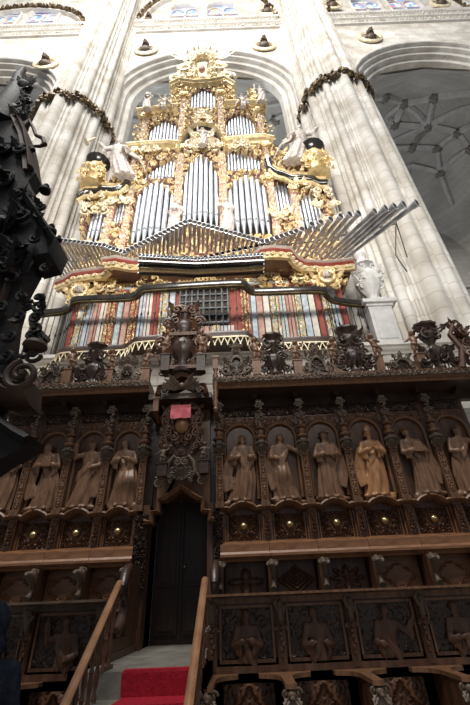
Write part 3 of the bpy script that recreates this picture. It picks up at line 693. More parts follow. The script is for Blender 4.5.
# small balustrade on top of the cornice
def balustrade(x0, x1, lab):
    t = thing('small_balustrade', lab, 'balustrade', (x0, 6.12, 4.97)); m = MB(); m.box(x0, x1, 6.09, 6.15, 4.97, 5.0); m.box(x0, x1, 6.085, 6.155, 5.2, 5.24); part('rail', m, WALN, t, False)
    k = int((x1-x0)/.062); m = MB()
    for q in range(k): m.lathe([(.012, 5.0), (.017, 5.05), (.008, 5.1), (.017, 5.15), (.012, 5.2)], (x0+.03+q*.062, 6.12, 0), 6)
    o = part('baluster', m, WALN, t); o['kind'] = 'stuff'
balustrade(-.3, 4.25, 'low row of tiny dark balusters behind the cresting, right of the doorway')
balustrade(-4.4, -1.65, 'low row of tiny dark balusters behind the cresting, left of the doorway')
# ---- cresting: putti, urns and low crests
POSE = [dict(e1=(.19, -.05, .60), h1=(.10, -.12, .70), e_1=0)]
def pose(k):
    P_ = {0: {'e1': (.20, -.03, .62), 'h1': (.13, -.12, .74), 'e-1': (-.2, -.02, .56), 'h-1': (-.16, -.09, .42), 'sway': .04, 'turn': .4},
          1: {'e1': (.21, -.02, .58), 'h1': (.28, -.06, .70), 'e-1': (-.19, -.05, .60), 'h-1': (-.07, -.13, .62), 'sway': -.04, 'turn': -.4},
          2: {'e1': (.18, -.06, .60), 'h1': (.03, -.14, .62), 'e-1': (-.2, -.04, .72), 'h-1': (-.14, -.06, .90), 'sway': .05, 'turn': .1},
          3: {'e1': (.24, .0, .75), 'h1': (.32, -.03, .9), 'e-1': (-.22, -.02, .58), 'h-1': (-.32, -.05, .52), 'sway': -.03, 'turn': -.2}}[k]
    d = dict(P_); d['e-1'] = P_['e-1']; return d
PUT = [remesh(putto(pose(k)), .022, 1) for k in range(4)]
def put_putto(px, ptop, pbot, D, k, lab, group, mt=WALC, name='carved_putto', mul=1., pm=None):
    a = W(px, pbot, D); b = W(px, ptop, D); h = (b.z-a.z)/.98*mul
    t = thing(name, lab, 'statue', (a.x, D, a.z), group)
    part('pedestal', MB().box(a.x-.075, a.x+.075, D-.07, D+.07, a.z, a.z+h*.34).run([(a.x-.09, D-.05, a.z+h*.34), (a.x+.09, D-.05, a.z+h*.34)], [(0, 0), (.03, .01), (.03, .03), (-.1, .03), (-.1, 0)]), pm or mt, t, False)
    part('figure', xf(PUT[k], (a.x, D, a.z+h*.35), (h*.66,)*3), mt, t)
    return t
def urn(px, ptop, pbot, D, seed, lab, group, mt=WALX, wide=1.):
    a = W(px, pbot, D); b = W(px, ptop, D); h = b.z-a.z
    t = thing('urn_finial', lab, 'urn', (a.x, D, a.z), group)
    m = MB(); m.lathe([(.10, 0), (.11, .03), (.05, .10), (.05, .16), (.13, .26), (.16, .38), (.13, .47), (.06, .53), (.07, .58), (.14, .68), (.17, .76), (.14, .82), (.07, .86), (.09, .90), (.20, .96), (.21, 1.0), (.02, 1.0)], (0, 0, 0), 18, lump=.06, ln=9)
    m = xf(m, (a.x, D, a.z), (h*wide, h*wide*.8, h)); part('body', m, mt, t)
    m = MB(); clump(m, a.x, a.z+.05*h, h*.60*wide, h*.80, D-.03, seed, 11, .42, True, .05); 
    for s in (-1, 1): m.scroll((a.x+s*h*.2*wide, D-.04, a.z+h*.42), h*.10, 0, 1.3, s, .25, 6); m.scroll((a.x+s*h*.22*wide, D-.04, a.z+h*.12), h*.10, PI/2, 1.3, -s, .28, 6)
    part('foliage', m, mt, t)
    return t
def crest(px, ptop, pbot, D, wpx, seed, lab, group, mt=WALX):
    a = W(px, pbot, D); b = W(px, ptop, D); h = b.z-a.z; w = (W(px+wpx/2, pbot, D)-W(px-wpx/2, pbot, D)).x
    t = thing('carved_crest', lab, 'crest', (a.x, D, a.z), group)
    m = MB(); m.prism([(a.x-w*.5, a.z), (a.x+w*.5, a.z), (a.x+w*.36, a.z+h*.28), (a.x+w*.16, a.z+h*.42), (a.x, a.z+h*.62), (a.x-w*.16, a.z+h*.42), (a.x-w*.36, a.z+h*.28)], D-.02, D+.06); part('ground', m, mt, t, False)
    m = MB(); m.face_run(arc(a.x, a.z+h*.05, w*.30, PI, 0, 15, D-.03, h*.48), [(.03, 0), (.03, .06), (-.02, .06), (-.02, 0)]); clump(m, a.x, a.z, w*.95, h*.85, D-.05, seed, 13, .36, True, .04)
    for s in (-1, 1): m.scroll((a.x+s*w*.40, D-.05, a.z+h*.16), h*.16, 0, 1.4, s, .22, 6)
    m.ball((a.x, D-.06, a.z+h*.80), h*.07, 8); m.leaf((a.x, D-.05, a.z+h*.6), (0, -.1, 1), h*.36, h*.22, .3); part('scrollwork', m, WALG, t)
    return t
G1 = 'putti standing on the stall cornice'; G2 = 'urns standing on the stall cornice'; G3 = 'low crests on the stall cornice'
for px, a, b, k, lb in [(66, 349, 385, 0, 'carved wooden putto left of the leftmost dark urn on the cornice'), (108, 350, 384, 2, 'carved wooden putto right of the leftmost dark urn on the cornice'), (145, 349, 383, 1, 'carved wooden putto next left of the doorway crown'),
                        (257, 338, 376, 0, 'carved wooden putto left of the first tall urn right of the doorway'), (299, 341, 375, 3, 'carved wooden putto right of the first tall urn right of the doorway'), (338, 338, 374, 1, 'carved wooden putto left of the second tall urn right of the doorway'), (381, 334, 372, 2, 'carved wooden putto right of the second tall urn, clasping its hands'), (424, 331, 370, 3, 'carved wooden putto left of the tallest urn near the right edge')]:
    put_putto(px, a, b, 6.0, k, lb, G1)
for px, a, b, s, lb in [(90, 346, 385, 1, 'dark foliate urn on the cornice, leftmost of the urns'), (276, 336, 375, 2, 'dark foliate urn on the cornice, first right of the doorway'), (356, 329, 373, 3, 'dark foliate urn on the cornice, in front of the white stone pedestal'), (441, 325, 370, 4, 'dark foliate urn on the cornice, tallest and rightmost')]:
    urn(px, a, b, 6.0, s, lb, G2, WALX, 1.05)
for px, a, b, w, s, lb in [(50, 362, 386, 26, 5, 'low scrolled crest on the cornice beside the black carving at left'), (127, 354, 384, 26, 6, 'low scrolled crest on the cornice between two putti left of the doorway crown'), (237, 343, 377, 26, 7, 'low scrolled crest on the cornice just right of the doorway crown'), (318, 345, 375, 28, 8, 'low scrolled crest on the cornice, second right of the doorway crown'), (403, 352, 371, 28, 9, 'low scrolled crest on the cornice below the stone ledge at right')]:
    crest(px, a, b, 6.0, w, s, lb, G3)
# big corner crest, right edge
a = W(468, 368, 5.9); t = thing('corner_crest', 'tall openwork scroll crest at the right edge of the cornice', 'crest', a)
m = MB(); clump(m, a.x, a.z, .55, 1.0, 5.9, 77, 26, .42, False, .08); m.tube([(a.x-.1, 5.9, a.z), (a.x+.02, 5.88, a.z+.4), (a.x-.1, 5.86, a.z+.7), (a.x+.05, 5.85, a.z+.98)], [.07, .06, .05, .03], 8)
part('scrollwork', m, WALN, t)

# ================================================================== PORTAL
dm = MB(); dm.box(-1.44, -.51, 7.02, 7.10, 1.13, 3.3)
for a, b, c, d in ((-1.36, -1.02, 1.25, 1.75), (-.93, -.59, 1.25, 1.75), (-1.36, -1.02, 1.86, 2.9), (-.93, -.59, 1.86, 2.9)):
    dm.box(a, b, 6.99, 7.02, c, d); dm.box(a+.05, b-.05, 6.97, 6.99, c+.05, d-.05)
dm.box(-.99, -.96, 6.97, 7.02, 1.13, 3.3)
dr = struct('door_1', dm, mat('door_walnut', (.022, .010, .006), (.045, .020, .011), .45, 0, 5, (3, 3, .5)), False)
part('door_handle', MB().lathe([(.01, 0), (.025, .01), (.025, .03), (.008, .05)], (-.92, 6.93, 2.1), 10), BRASS, dr)
t = thing('doorway_surround', 'dark walnut doorway surround with gabled moulding and scroll pediment under the pink cloth', 'doorway', (-.97, 6.5, 1.13))
m = MB()
for x in (-1.47, -.47): m.box(x-.05, x+.05, 6.35, 7.0, 1.13, 2.95); m.box(x-.07, x+.07, 6.28, 6.45, 1.13, 1.35)
m.box(-1.42, -.52, 6.9, 7.0, 3.1, 3.4); part('backing_board', MB().box(-1.62, -.30, 6.52, 6.60, 3.3, 4.95).box(-1.64, -1.43, 6.50, 6.60, 1.13, 3.3).box(-.51, -.28, 6.50, 6.60, 1.13, 3.3), WALX, t, False); part('jamb', m, WALN, t, False)
m = MB()
for x in (-1.47,): relief(m, x-.14, x+.06, 1.75, 2.8, 6.32, .06, .012, lambda a, b: carve(a, b, .13, 31, x), None, .05)
relief(m, -.43, -.28, 2.1, 2.8, 6.32, .06, .012, lambda a, b: carve(a, b, .12, 33), None, .05); part('jamb_carving', m, WALX, t)
gp = [W(x, y, 6.22) for x, y in [(144, 523), (152, 523), (152, 513), (159, 512), (159, 501), (165, 499), (181, 488), (196, 498), (202, 500), (202, 511), (209, 512), (209, 520), (214, 520)]]
m = MB(); m.face_run(gp, [(.05, -.2), (.05, .04), (.025, .07), (0, .04), (-.02, .02), (-.02, -.2)]); m.prism([(gp[1].x, 4.6)]+[(q.x, q.z) for q in gp[1:-1]]+[(gp[-2].x, 4.6)], 6.40, 6.52)
part('gable_moulding', m, WALC, t, False)
m = MB(); c = W(181, 470, 6.15)
for s in (-1, 1):
    m.tube([(c.x+s*.05, 6.13, c.z+.16), (c.x+s*.12, 6.12, c.z+.22), (c.x+s*.20, 6.12, c.z+.12), (c.x+s*.22, 6.12, c.z-.02), (c.x+s*.30, 6.12, c.z-.12), (c.x+s*.40, 6.12, c.z-.12)], [.02, .03, .035, .035, .03, .02], 8)
    m.scroll((c.x+s*.06, 6.11, c.z+.12), .07, PI/2, 1.5, s, .22, 8); m.scroll((c.x+s*.34, 6.11, c.z-.20), .08, 0, 1.5, s, .25, 8); m.scroll((c.x+s*.14, 6.10, c.z-.10), .06, 0, 1.4, -s, .25, 8)
clump(m, c.x, c.z-.18, .5, .22, 6.12, 51, 12, .5, True, .03)
for k in range(9): a = PI*(k+.5)/9; m.leaf((c.x, 6.12, c.z-.14), (math.cos(a), -.3, math.sin(a)), .17, .07, .3)
part('scroll_pediment', m, WALG, t)
c = W(182, 425, 6.1)
m = MB(); m.ball((c.x, 6.12, c.z), (.125, .09, .16), 18); part('oval_boss', m, mat('amber_walnut', (.20, .085, .03), (.32, .15, .06), .35, 0, 9), t, label='polished amber oval boss')
m = MB()
m.tube(arc(c.x, c.z, .15, 0, 2*PI, 25, 6.12, .19)[:-1], .022, 8, loop=True)
for s in (-1, 1):
    for q in range(7):
        zz = c.z-.38+q*.115; m.scroll((c.x+s*(.25+.05*math.sin(q*1.7)), 6.10, zz), .072, q, 1.3, s*(-1)**q, .26, 6); m.leaf((c.x+s*.27, 6.12, zz), (s, -.2, .5*(-1)**q), .13, .08, .4)
    m.tube([(c.x+s*.22, 6.12, c.z-.45), (c.x+s*.28, 6.11, c.z-.15), (c.x+s*.22, 6.10, c.z+.1), (c.x+s*.30, 6.09, c.z+.25), (c.x+s*.2, 6.08, c.z+.38), (c.x+s*.04, 6.08, c.z+.42)], .03, 8)
    m.scroll((c.x+s*.12, 6.09, c.z-.22), .08, PI/2, 1.5, s, .25, 8)
clump(m, c.x, c.z+.3, .4, .25, 6.08, 61, 9, .45, True, .03); clump(m, c.x, c.z-.5, .5, .25, 6.12, 62, 9, .45, True, .03)
m.prism([(c.x-.33, c.z-.75), (c.x+.33, c.z-.75), (c.x+.26, c.z+.4), (c.x, c.z+.5), (c.x-.26, c.z+.4)], 6.2, 6.42)
part('cartouche', m, WALN, t)
# canopy over the portal
cp = [W(x, y, 5.85) for x, y in [(158, 395), (160, 388), (166, 387), (174, 379), (182, 375), (190, 378), (197, 386), (204, 386), (206, 394)]]
m = MB(); m.face_run(cp, [(.05, -.5), (.05, .03), (.03, .07), (.0, .04), (-.03, .02), (-.03, -.5)]); part('canopy_moulding', m, WALN, t, False)
z0 = W(182, 398, 5.85).z; m = MB(); m.box(-1.5, -.42, 5.9, 6.6, z0+.02, z0+.12); m.box(-1.5, -1.42, 6.0, 6.6, 4.4, z0+.1); m.box(-.5, -.42, 6.0, 6.6, 4.6, z0+.1); part('canopy_box', m, WALX, t, False)
m = MB(); c = W(182, 388, 5.78)
for s in (-1, 1):
    for q in range(5): m.leaf((c.x+s*.02, 5.78, c.z), (s*(.4+.25*q), -.3, .35-.12*q), .34, .09, .25)
    m.scroll((c.x+s*.30, 5.78, c.z-.05), .07, 0, 1.4, s, .25, 6)
m.ball((c.x, 5.76, c.z+.03), .06, 10); part('canopy_leaves', m, WALG, t)
for lb, px, a_, b_, k in (('carved putto at the left of the doorway pediment, under the pink cloth', 162, 449, 477, 3), ('carved putto at the right of the doorway pediment, under the pink cloth', 204, 446, 474, 1)):
    put_putto(px, a_, b_, 6.08, k, lb, 'putti on the doorway pediment', WALG, mul=1.15, pm=WALX)
# crown on the canopy
t = thing('doorway_crown', 'tall dark carved crown of vases and scrolls above the doorway canopy', 'crown', W(182, 374, 5.95))
A = W(182, 374, 5.95); B = W(182, 305, 5.95); h = B.z-A.z
m = MB(); m.lathe([(.20, 0), (.22, .04), (.12, .08), (.10, .16), (.19, .24), (.23, .34), (.20, .42), (.11, .48), (.11, .52), (.17, .58), (.19, .66), (.13, .72), (.06, .76), (.07, .82), (.10, .86), (.05, .92), (.03, 1.0)], (0, 0, 0), 20, lump=.05, ln=8)
part('vase', xf(m, A, (h*.62, h*.5, h)), WALX, t)
m = MB(); clump(m, A.x, A.z+.02, h*.50, h*.95, 5.92, 71, 34, .34, True, .08); part('foliage', m, WALN, t)
for zz, ww in ((.02, .30), (.47, .22)): part('cornice_block', MB().box(A.x-ww*h*.72, A.x+ww*h*.72, 5.8, 6.1, A.z+zz*h, A.z+(zz+.045)*h), WALN, t, False)
for s in (-1, 1): part('side_scroll', MB().scroll((A.x+s*h*.24, 5.86, A.z+h*.40), h*.10, 0, 1.5, s, .24, 8), WALN, t); part('side_scroll', MB().scroll((A.x+s*h*.18, 5.86, A.z+h*.68), h*.08, 0, 1.5, s, .24, 8), WALN, t)
for lb, px, k in (('carved putto seated left of the doorway crown', 165, 3), ('carved putto seated right of the doorway crown', 201, 0)):
    put_putto(px, 331, 372, 5.85, k, lb, 'putti beside the doorway crown', WALC, mul=1.0, pm=WALX)
# slim posts flanking the doorway
for px, lb in ((217, 'slim turned walnut post rising through the cornice right of the doorway'), (157, 'slim dark walnut post rising to the canopy left of the doorway')):
    a = W(px, 441, 6.2); b = W(px, 357 if px == 217 else 398, 5.9)
    m = MB(); x = a.x; y = 5.92
    zt = b.z; zb = 4.3
    m.box(x-.045, x+.045, y-.045, y+.045, zt-.25, zt-.03); m.box(x-.06, x+.06, y-.06, y+.06, zt-.03, zt+.02)
    m.lathe([(r_, zb+f_*(zt-.25-zb)) for r_, f_ in [(.02, 0), (.05, .06), (.03, .12), (.055, .22), (.03, .32), (.05, .45), (.03, .55), (.055, .65), (.03, .74), (.05, .84), (.03, .92), (.05, 1)]], (x, y, 0), 12)
    m.box(x-.03, x+.03, y, 6.3, zb, zb+.06)
    single('turned_post', m, WALC, lb, 'post', (x, y, zb))
# pink cloth
P0 = W(171, 405, 5.97); P1 = W(191, 404, 5.97); P2 = W(191, 418, 5.97); m = MB(); nx, nz = 20, 14; V = []
for j in range(nz+1):
    for i in range(nx+1):
        u = i/nx; v = j/nz; x = P0.x+(P1.x-P0.x)*u; z = P0.z+(P1.z-P0.z)*u-(P0.z-P2.z)*v*(1-.12*u*(1-abs(2*u-1)))-.006*math.sin(u*PI)
        V.append((x, 5.97-.012*math.sin(u*13+v*2)*v-.006*math.sin(u*5-v*6), z))
k = len(V); V += [(x, y+.006, z) for x, y, z in V]; Fc = []
for j in range(nz):
    for i in range(nx): q = j*(nx+1)+i; Fc += [(q, q+1, q+nx+2, q+nx+1), (q+k, q+k+nx+1, q+k+nx+2, q+k+1)]
bd = [i for i in range(nx+1)]+[(j+1)*(nx+1)-1 for j in range(1, nz+1)]+[nz*(nx+1)+i for i in range(nx-1, -1, -1)]+[j*(nx+1) for j in range(nz-1, 0, -1)]
for a_, b_ in zip(bd, bd[1:]+bd[:1]): Fc.append((a_, b_, b_+k, a_+k))
m.add(V, Fc); single('hanging_cloth', m, PINKC, 'small plain pink cloth hanging over the carved cartouche above the doorway', 'cloth', P0)
# ================================================================== LOWER STALLS, STEPS
YL = 4.98
COREX = [-.34, .37, 1.11, 1.86, 2.62]; COLX = [-1.50, -2.28, -3.03]
m = MB(); m.box(-.34, 4.5, YL+.1, 6.62, .9, 1.13); m.box(-4.6, -1.60, YL+.1, 6.62, .9, 1.13); m.box(-1.60, -.34, 4.40, 7.1, .9, 1.13); m.box(-.34, 4.5, YL, YL+.1, 0, 1.13); m.box(-4.6, -1.60, YL, YL+.1, 0, 1.13)
m.box(-1.6, -1.5, 4.4, 5.1, 0, 1.13); m.box(-.44, -.34, 4.4, 5.1, 0, 1.13)
struct('floor_platform', m, STEP, False)
t = thing('stone_staircase', 'worn grey stone steps rising to the doorway', 'staircase', (-.95, 4.4, 0))
for k in range(1, 6):
    y1 = 4.40-.30*(k-1); m = MB(); m.box(-1.50, -.40, y1-.30, y1+.02, 0 if k < 6 else 0, 1.13-.188*k); part('step', m, STEP, t, False)
# carpet follows the treads
pts = [(4.50, 1.138)]
for k in range(0, 6):
    y = 4.40-.30*k; z = 1.13-.188*k; pts += [(y-.012, z+.010), (y-.016, z-.012), (y-.012, z-.188+.012)]
    if k < 5: pts += [(y-.03, z-.188+.010)]
m = MB(); xa, xb = W(124, 668, 4.42).x, W(192, 668, 4.42).x; xa2 = xa+.0
V = []; n = len(pts)
for i, (y, z) in enumerate(pts):
    for x in (xa, (xa+xb)/2, xb): V.append((x+.008*math.sin(i*2.1), y, z))
for i, (y, z) in enumerate(pts):
    for x in (xa, (xa+xb)/2, xb): V.append((x+.008*math.sin(i*2.1), y+.008, z-.008))
k = n*3; Fc = []
for i in range(n-1):
    for j in range(2): q = i*3+j; Fc += [(q, q+1, q+4, q+3), (q+k, q+k+3, q+k+4, q+k+1)]
    Fc += [(i*3, i*3+3, i*3+3+k, i*3+k), (i*3+2, i*3+2+k, i*3+5+k, i*3+5)]
Fc += [(0, k, 1+k, 1), (1, 1+k, 2+k, 2)]
m.add(V, Fc); single('stair_carpet', m, CARPET, 'bright red carpet runner on the steps to the doorway', 'carpet', (xa, 4.5, 1.13), smooth=False)
# handrails
def rail(xt, xb, xs, lab):
    t = thing('stair_handrail', lab, 'handrail', (xt, 4.62, 1.13))
    a = Vector((xt, 4.62, 1.80)); b = Vector((xb, 3.6, 1.035)); b = a+(b-a)*1.35; d = (b-a)
    m = MB(); pr = [(-.030, -.018), (-.034, .012), (-.015, .030), (.015, .030), (.034, .012), (.030, -.018)]
    m.loft([[tuple(p+Vector((u, 0, w))) for u, w in pr] for p in (a-d*.02, a.lerp(b, .5), b)]); m.box(a.x-.025, a.x+.025, a.y, a.y+.04, a.z-.02, a.z+.03); part('rail', m, RAILW, t)
    for q in range(9):
        p = a.lerp(b, (q+.35)/9); zb = 1.14-.188*max(0, math.ceil((4.40-p.y)/.30)) if p.y < 4.4 else 1.13
        L = p.z-.01-zb; m = MB()
        m.lathe([(.022, zb), (.022, zb+.06*L), (.012, zb+.1*L), (.020, zb+.2*L), (.026, zb+.30*L), (.014, zb+.42*L), (.024, zb+.47*L), (.014, zb+.52*L), (.024, zb+.66*L), (.019, zb+.8*L), (.011, zb+.9*L), (.02, zb+.95*L), (.02, zb+L)], (p.x+xs, p.y, 0), 10)
        part('baluster', m, WALN, t)
    part('base_string', MB().box(a.x-.02+xs, a.x+.02+xs, 4.4, 4.68, 1.13, 1.16), WALN, t, False)
    return t
rail(-1.295, -1.295, 0, 'polished oak stair handrail on turned balusters, left of the red carpet')
rail(-.40, -.415, 0, 'polished oak stair handrail on turned balusters, right of the red carpet')
def low_bay(x0, x1, seed, fl, kw, lab):
    c = (x0+x1)/2; t = thing('lower_choir_stall', lab, 'choir stall', (c, YL, 0), 'lower choir stalls')
    m = MB(); m.box(x0+.002, x1-.002, YL, YL+.06, .2, 1.66); m.box(x0+.07, x1-.07, YL-.04, YL, 1.095, 1.125)
    m.box(x0+.002, x1-.002, YL-.06, YL, 1.02, 1.075); part('back_board', m, WALN, t, False)
    m = MB(); m.box(x0+.07, x0+.09, YL-.035, YL, 1.125, 1.58); m.box(x1-.09, x1-.07, YL-.035, YL, 1.125, 1.58); m.box(x0+.07, x1-.07, YL-.03, YL, 1.56, 1.585); part('panel_frame', m, WALC, t, False)
    m = MB(); relief(m, x0+.10, x1-.10, 1.13, 1.55, YL-.004, .018, .011, lambda a, b: carve(a, b, .15, seed), None, .003); part('panel_carving', m, WALX, t)
    f = remesh(saint(seed, zmin=.45, base=False, **kw), .0125, 1)
    part('half_figure', xf(f, (c, YL-.012, 1.10-.46*.88), (.88, .5, .88)), WALN, t, label=fl)
    # arm rests spreading at the back, one to each side of the seat
    for s, xx in ((1, x0), (-1, x1)):
        pl = [(xx, YL-.06), (xx+s*.26, YL-.06), (xx+s*.25, YL-.13)]+[(xx+s*(.05+.17*(1-math.sin(q))), YL-.15-.20*(1-math.cos(q))) for q in np.linspace(0.2, PI/2, 7)]+[(xx+s*.045, YL-.62), (xx+s*.05, YL-.72), (xx, YL-.74)]
        m = MB(); m.hprism(pl, .985, 1.02); part('arm_rest', m, WALC, t, False)
    m = MB(); m.box(x0+.03, x1-.03, YL-.55, YL-.05, .50, .55); part('seat', m, WALN, t, False)
    m = MB(); relief(m, c-.25, c+.25, .62, .94, YL-.03, .03, .011, lambda a, b: np.clip(1-np.abs((np.abs(a-c)/.25+(b-.62)/.32)-1)*6, 0, 1)+.5*carve(a, b, .12, 5, c), None, .02); part('seat_back_panel', m, WALN, t)
    return t
def corbel(x, lab, arm=True):
    t = thing('corbel_stile', lab, 'corbel', (x, YL, 0), 'head corbels under the long shelf')
    m = MB(); m.box(x-.045, x+.045, YL-.05, YL, 1.02, 1.60); m.box(x-.03, x+.03, YL-.065, YL-.05, 1.04, 1.42); part('stile', m, WALN, t, False)
    m = MB(); head(m, (x, YL-.13, 1.585), .038, 0, 0, False, True); cap(m, (x, YL-.12, 1.55), (x, YL-.09, 1.45), .028, .036)
    for s in (-1, 1): cap(m, (x+s*.025, YL-.11, 1.53), (x+s*.055, YL-.12, 1.555 if s > 0 else 1.60), .017, .014); cap(m, (x+s*.055, YL-.12, 1.555 if s > 0 else 1.60), (x+s*.03, YL-.14, 1.50 if s > 0 else 1.64), .013, .011)
    part('head_corbel', remesh(m, .006, 1), WALG, t)
    m = MB()
    for k in range(7): m.ball((x+.012*math.sin(k*2.), YL-.075, 1.42-.045*k), (.028-.002*k, .022, .026), 7)
    for s in (-1, 1): m.leaf((x, YL-.07, 1.42), (s*.7, -.2, -.6), .11, .05, .4)
    part('swag', m, WALN, t)
    m = MB(); m.box(x-.035, x+.035, YL-.60, YL-.06, .50, .985); part('partition', m, WALN, t, False)
    m = MB(); c_ = (x, YL-.70, .945)
    m.ball(c_, (.04, .045, .04), 10); m.ball((x, YL-.76, .93), (.022, .03, .02), 8)
    for s in (-1, 1): m.scroll((x+s*.05, YL-.70, .955), .04, 0, 1.2, s, .3, 6); m.leaf((x+s*.02, YL-.70, .93), (s*.6, -.3, -.8), .10, .06, .3)
    m.tube([(x, YL-.68, .92), (x, YL-.70, .84), (x, YL-.62, .76), (x, YL-.60, .64), (x, YL-.66, .55)], [.035, .03, .025, .03, .04], 8)
    part('arm_scroll', m, WALG, t, label='greyed carved arm end')
LOW = [(dict(ARMS['hands joined'], turn=-.1, sway=0., beard=True), 'half figure with hands at the breast', 'lower walnut stall immediately right of the steps, half figure with folded hands'),
       (dict(ARMS['book'], turn=.5, sway=.04, book=None), 'half figure with draped arms', 'lower walnut stall second right of the steps, half figure in draped robes'),
       (dict(ARMS['arm out'], turn=-.4, sway=-.03, beard=True), 'half figure with outstretched arm', 'lower walnut stall third right of the steps, half figure reaching sideways'),
       (dict(ARMS['book'], turn=-.3, sway=.04, beard=True, book=(.05, -.15, .58)), 'half figure leaning over a book', 'lower walnut stall at the right edge of the view, half figure leaning over')]
for i in range(4): kw, fl, lb = LOW[i]; low_bay(COREX[i], COREX[i+1], i+51, fl, kw, lb)
low_bay(COLX[1], COLX[0], 61, 'half figure raising a hand', dict(ARMS['arm raised'], turn=.3, sway=.03), 'lower walnut stall beside the left stair handrail, dim half figure')
low_bay(COLX[2], COLX[1], 62, 'half figure in shadow', dict(ARMS['book'], turn=-.4, sway=.03), 'lower walnut stall at the left edge of the view behind the person in navy')
for x, lb in zip(COREX, ['beside the right stair handrail', 'first right of the right stair handrail', 'second right of the right stair handrail', 'third right of the right handrail', 'beyond the right edge']):
    if x < 2.6: corbel(x, 'carved head corbel on a stile under the shelf, '+lb)
for x, lb in zip(COLX[:2], ['beside the left stair handrail', 'near the left edge of the view']): corbel(x, 'carved head corbel on a stile under the shelf, '+lb)
for x0, x1, lb in ((-.44, 4.4, 'long thin walnut book shelf topping the lower stalls right of the steps'), (-4.5, -1.45, 'long thin walnut book shelf topping the lower stalls left of the steps')):
    m = MB(); m.box(x0, x1, YL-.24, YL+.36, 1.668, 1.690); m.box(x0, x1, YL-.03, YL+.30, 1.60, 1.655); single('book_shelf', m, WALG if x0 < -1 else WALC, lb, 'shelf', (x0, YL, 1.6), smooth=False)
# carved stall ends facing the steps
for s, xx, lb in ((-1, -1.50, 'dark scrolled stall end on a stepped plinth, left of the doorway steps'), (1, -.36, 'dark scrolled stall end beside the right handrail')):
    t = thing('stall_end', lb, 'stall end', (xx, 5.9, 1.13)); m = MB()
    m.box(xx-.05, xx+.05, 5.15, 6.35, 1.13, 1.32); m.box(xx-.035, xx+.035, 5.75, 6.35, 1.32, 2.1); m.box(xx-.06, xx+.07, 5.1, 6.4, 1.13, 1.2); part('plinth', m, WALN, t, False)
    m = MB(); m.tube([(xx, 5.78, 2.05), (xx, 5.62, 1.98), (xx, 5.55, 1.85), (xx, 5.68, 1.72), (xx, 5.74, 1.6), (xx, 5.62, 1.46), (xx, 5.45, 1.36), (xx, 5.35, 1.34)], [.05, .06, .055, .05, .06, .07, .06, .04], 10)
    m.ball((xx, 5.60, 1.80), (.055, .10, .13), 10); part('scroll', m, WALX, t)

# ================================================================== ORGAN
YO = 8.05
og = thing('pipe_organ', 'towering gilded pipe organ with silvery pipes and fanned horizontal trumpets between the pillars', 'organ', (-.8, 8.0, 6.63))
OUT = [(72, 345), (72, 300), (62, 286), (78, 262), (82, 245), (80, 222), (86, 200), (97, 188), (112, 181), (122, 172), (128, 160), (137, 140), (141, 120), (150, 112), (166, 107), (172, 92), (182, 84), (220, 84), (232, 94), (240, 105), (262, 108), (267, 128), (272, 146), (284, 156), (300, 166), (318, 172), (328, 190), (334, 215), (338, 240), (345, 262), (350, 275), (340, 300), (340, 345)]
outw = [(lambda p: (p.x, p.z))(W(a, b, YO)) for a, b in OUT]
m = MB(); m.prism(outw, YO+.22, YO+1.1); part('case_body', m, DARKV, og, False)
OPEN = [  # xl, xr, y bottom, y top side, y top middle, pipes, slope
 (182, 219, 228, 180, 162, 7), (228, 270, 236, 194, 183, 7), (132, 173, 245, 202, 189, 7), (86, 103, 243, 222, 212, 4), (301, 325, 232, 208, 196, 6),
 (113, 129, 224, 208, 200, 5), (273, 294, 214, 195, 184, 6), (140, 174, 180, 176, 158, 10), (227, 261, 172, 160, 151, 10), (148, 179, 144, 132, 123, 9), (225, 256, 137, 126, 116, 10), (190, 216, 110, 98, 92, 8)]
OP = []
for k, (xl, xr, yb, ys, yt, n) in enumerate(OPEN):
    ym = (yb+ys)/2; a = W(xl, ym, YO); b = W(xr, ym, YO); zb = W((xl+xr)/2, yb, YO).z; zs = W((xl+xr)/2, ys, YO).z; zt = W((xl+xr)/2, yt, YO).z
    OP.append((a.x, b.x, zb, zs, zt, n))
def topline(k, x):
    a, b, zb, zs, zt, n = OP[k]; u = (x-a)/(b-a)
    if k == 7: return zs-.25+(zt-zs+.3)*u**.8
    if k == 8: return zt+.05-(zt-zs)*u**1.2
    return zs+(zt-zs)*np.sin(np.clip(u, 0, 1)*PI)**.7+.10*np.abs(np.sin(u*3*PI))
def omask(a, b):
    g = inpoly(outw)(a, b) & (b > 8.95)
    for k, (x0, x1, zb, zs, zt, n) in enumerate(OP):
        g &= ~((a > x0) & (a < x1) & (b > zb) & (b < topline(k, np.clip(a, x0, x1))))
    return g
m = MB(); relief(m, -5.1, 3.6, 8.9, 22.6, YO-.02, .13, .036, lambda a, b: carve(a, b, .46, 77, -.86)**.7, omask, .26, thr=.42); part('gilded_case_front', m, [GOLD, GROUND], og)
# pipes, each one its own
for k, (x0, x1, zb, zs, zt, n) in enumerate(OP):
    w = (x1-x0)/n; r = w*.43; big = k < 5
    for q in range(n):
        x = x0+w*(q+.5); yy = YO+.16-r-(.16 if k < 3 else .05)*math.sin((q+.5)/n*PI); top = float(topline(k, np.array(x)))+.12
        zm = zb+(.55 if big else .16)
        m = MB(); m.lathe([(r*.35, zb), (r, zm), (r, zm+.02), (r, top)], (x, yy, 0), 14)
        o = part('organ_pipe', m, TIN, og); mm = MB(); mm.prism([(x-r*.6, zm+.02), (x+r*.6, zm+.02), (x+r*.5, zm+.02+r*1.1), (x, zm+.02+r*1.6), (x-r*.5, zm+.02+r*1.1)], yy-r*1.02, yy-r*.75); part('pipe_mouth', mm, LIP, o, False)
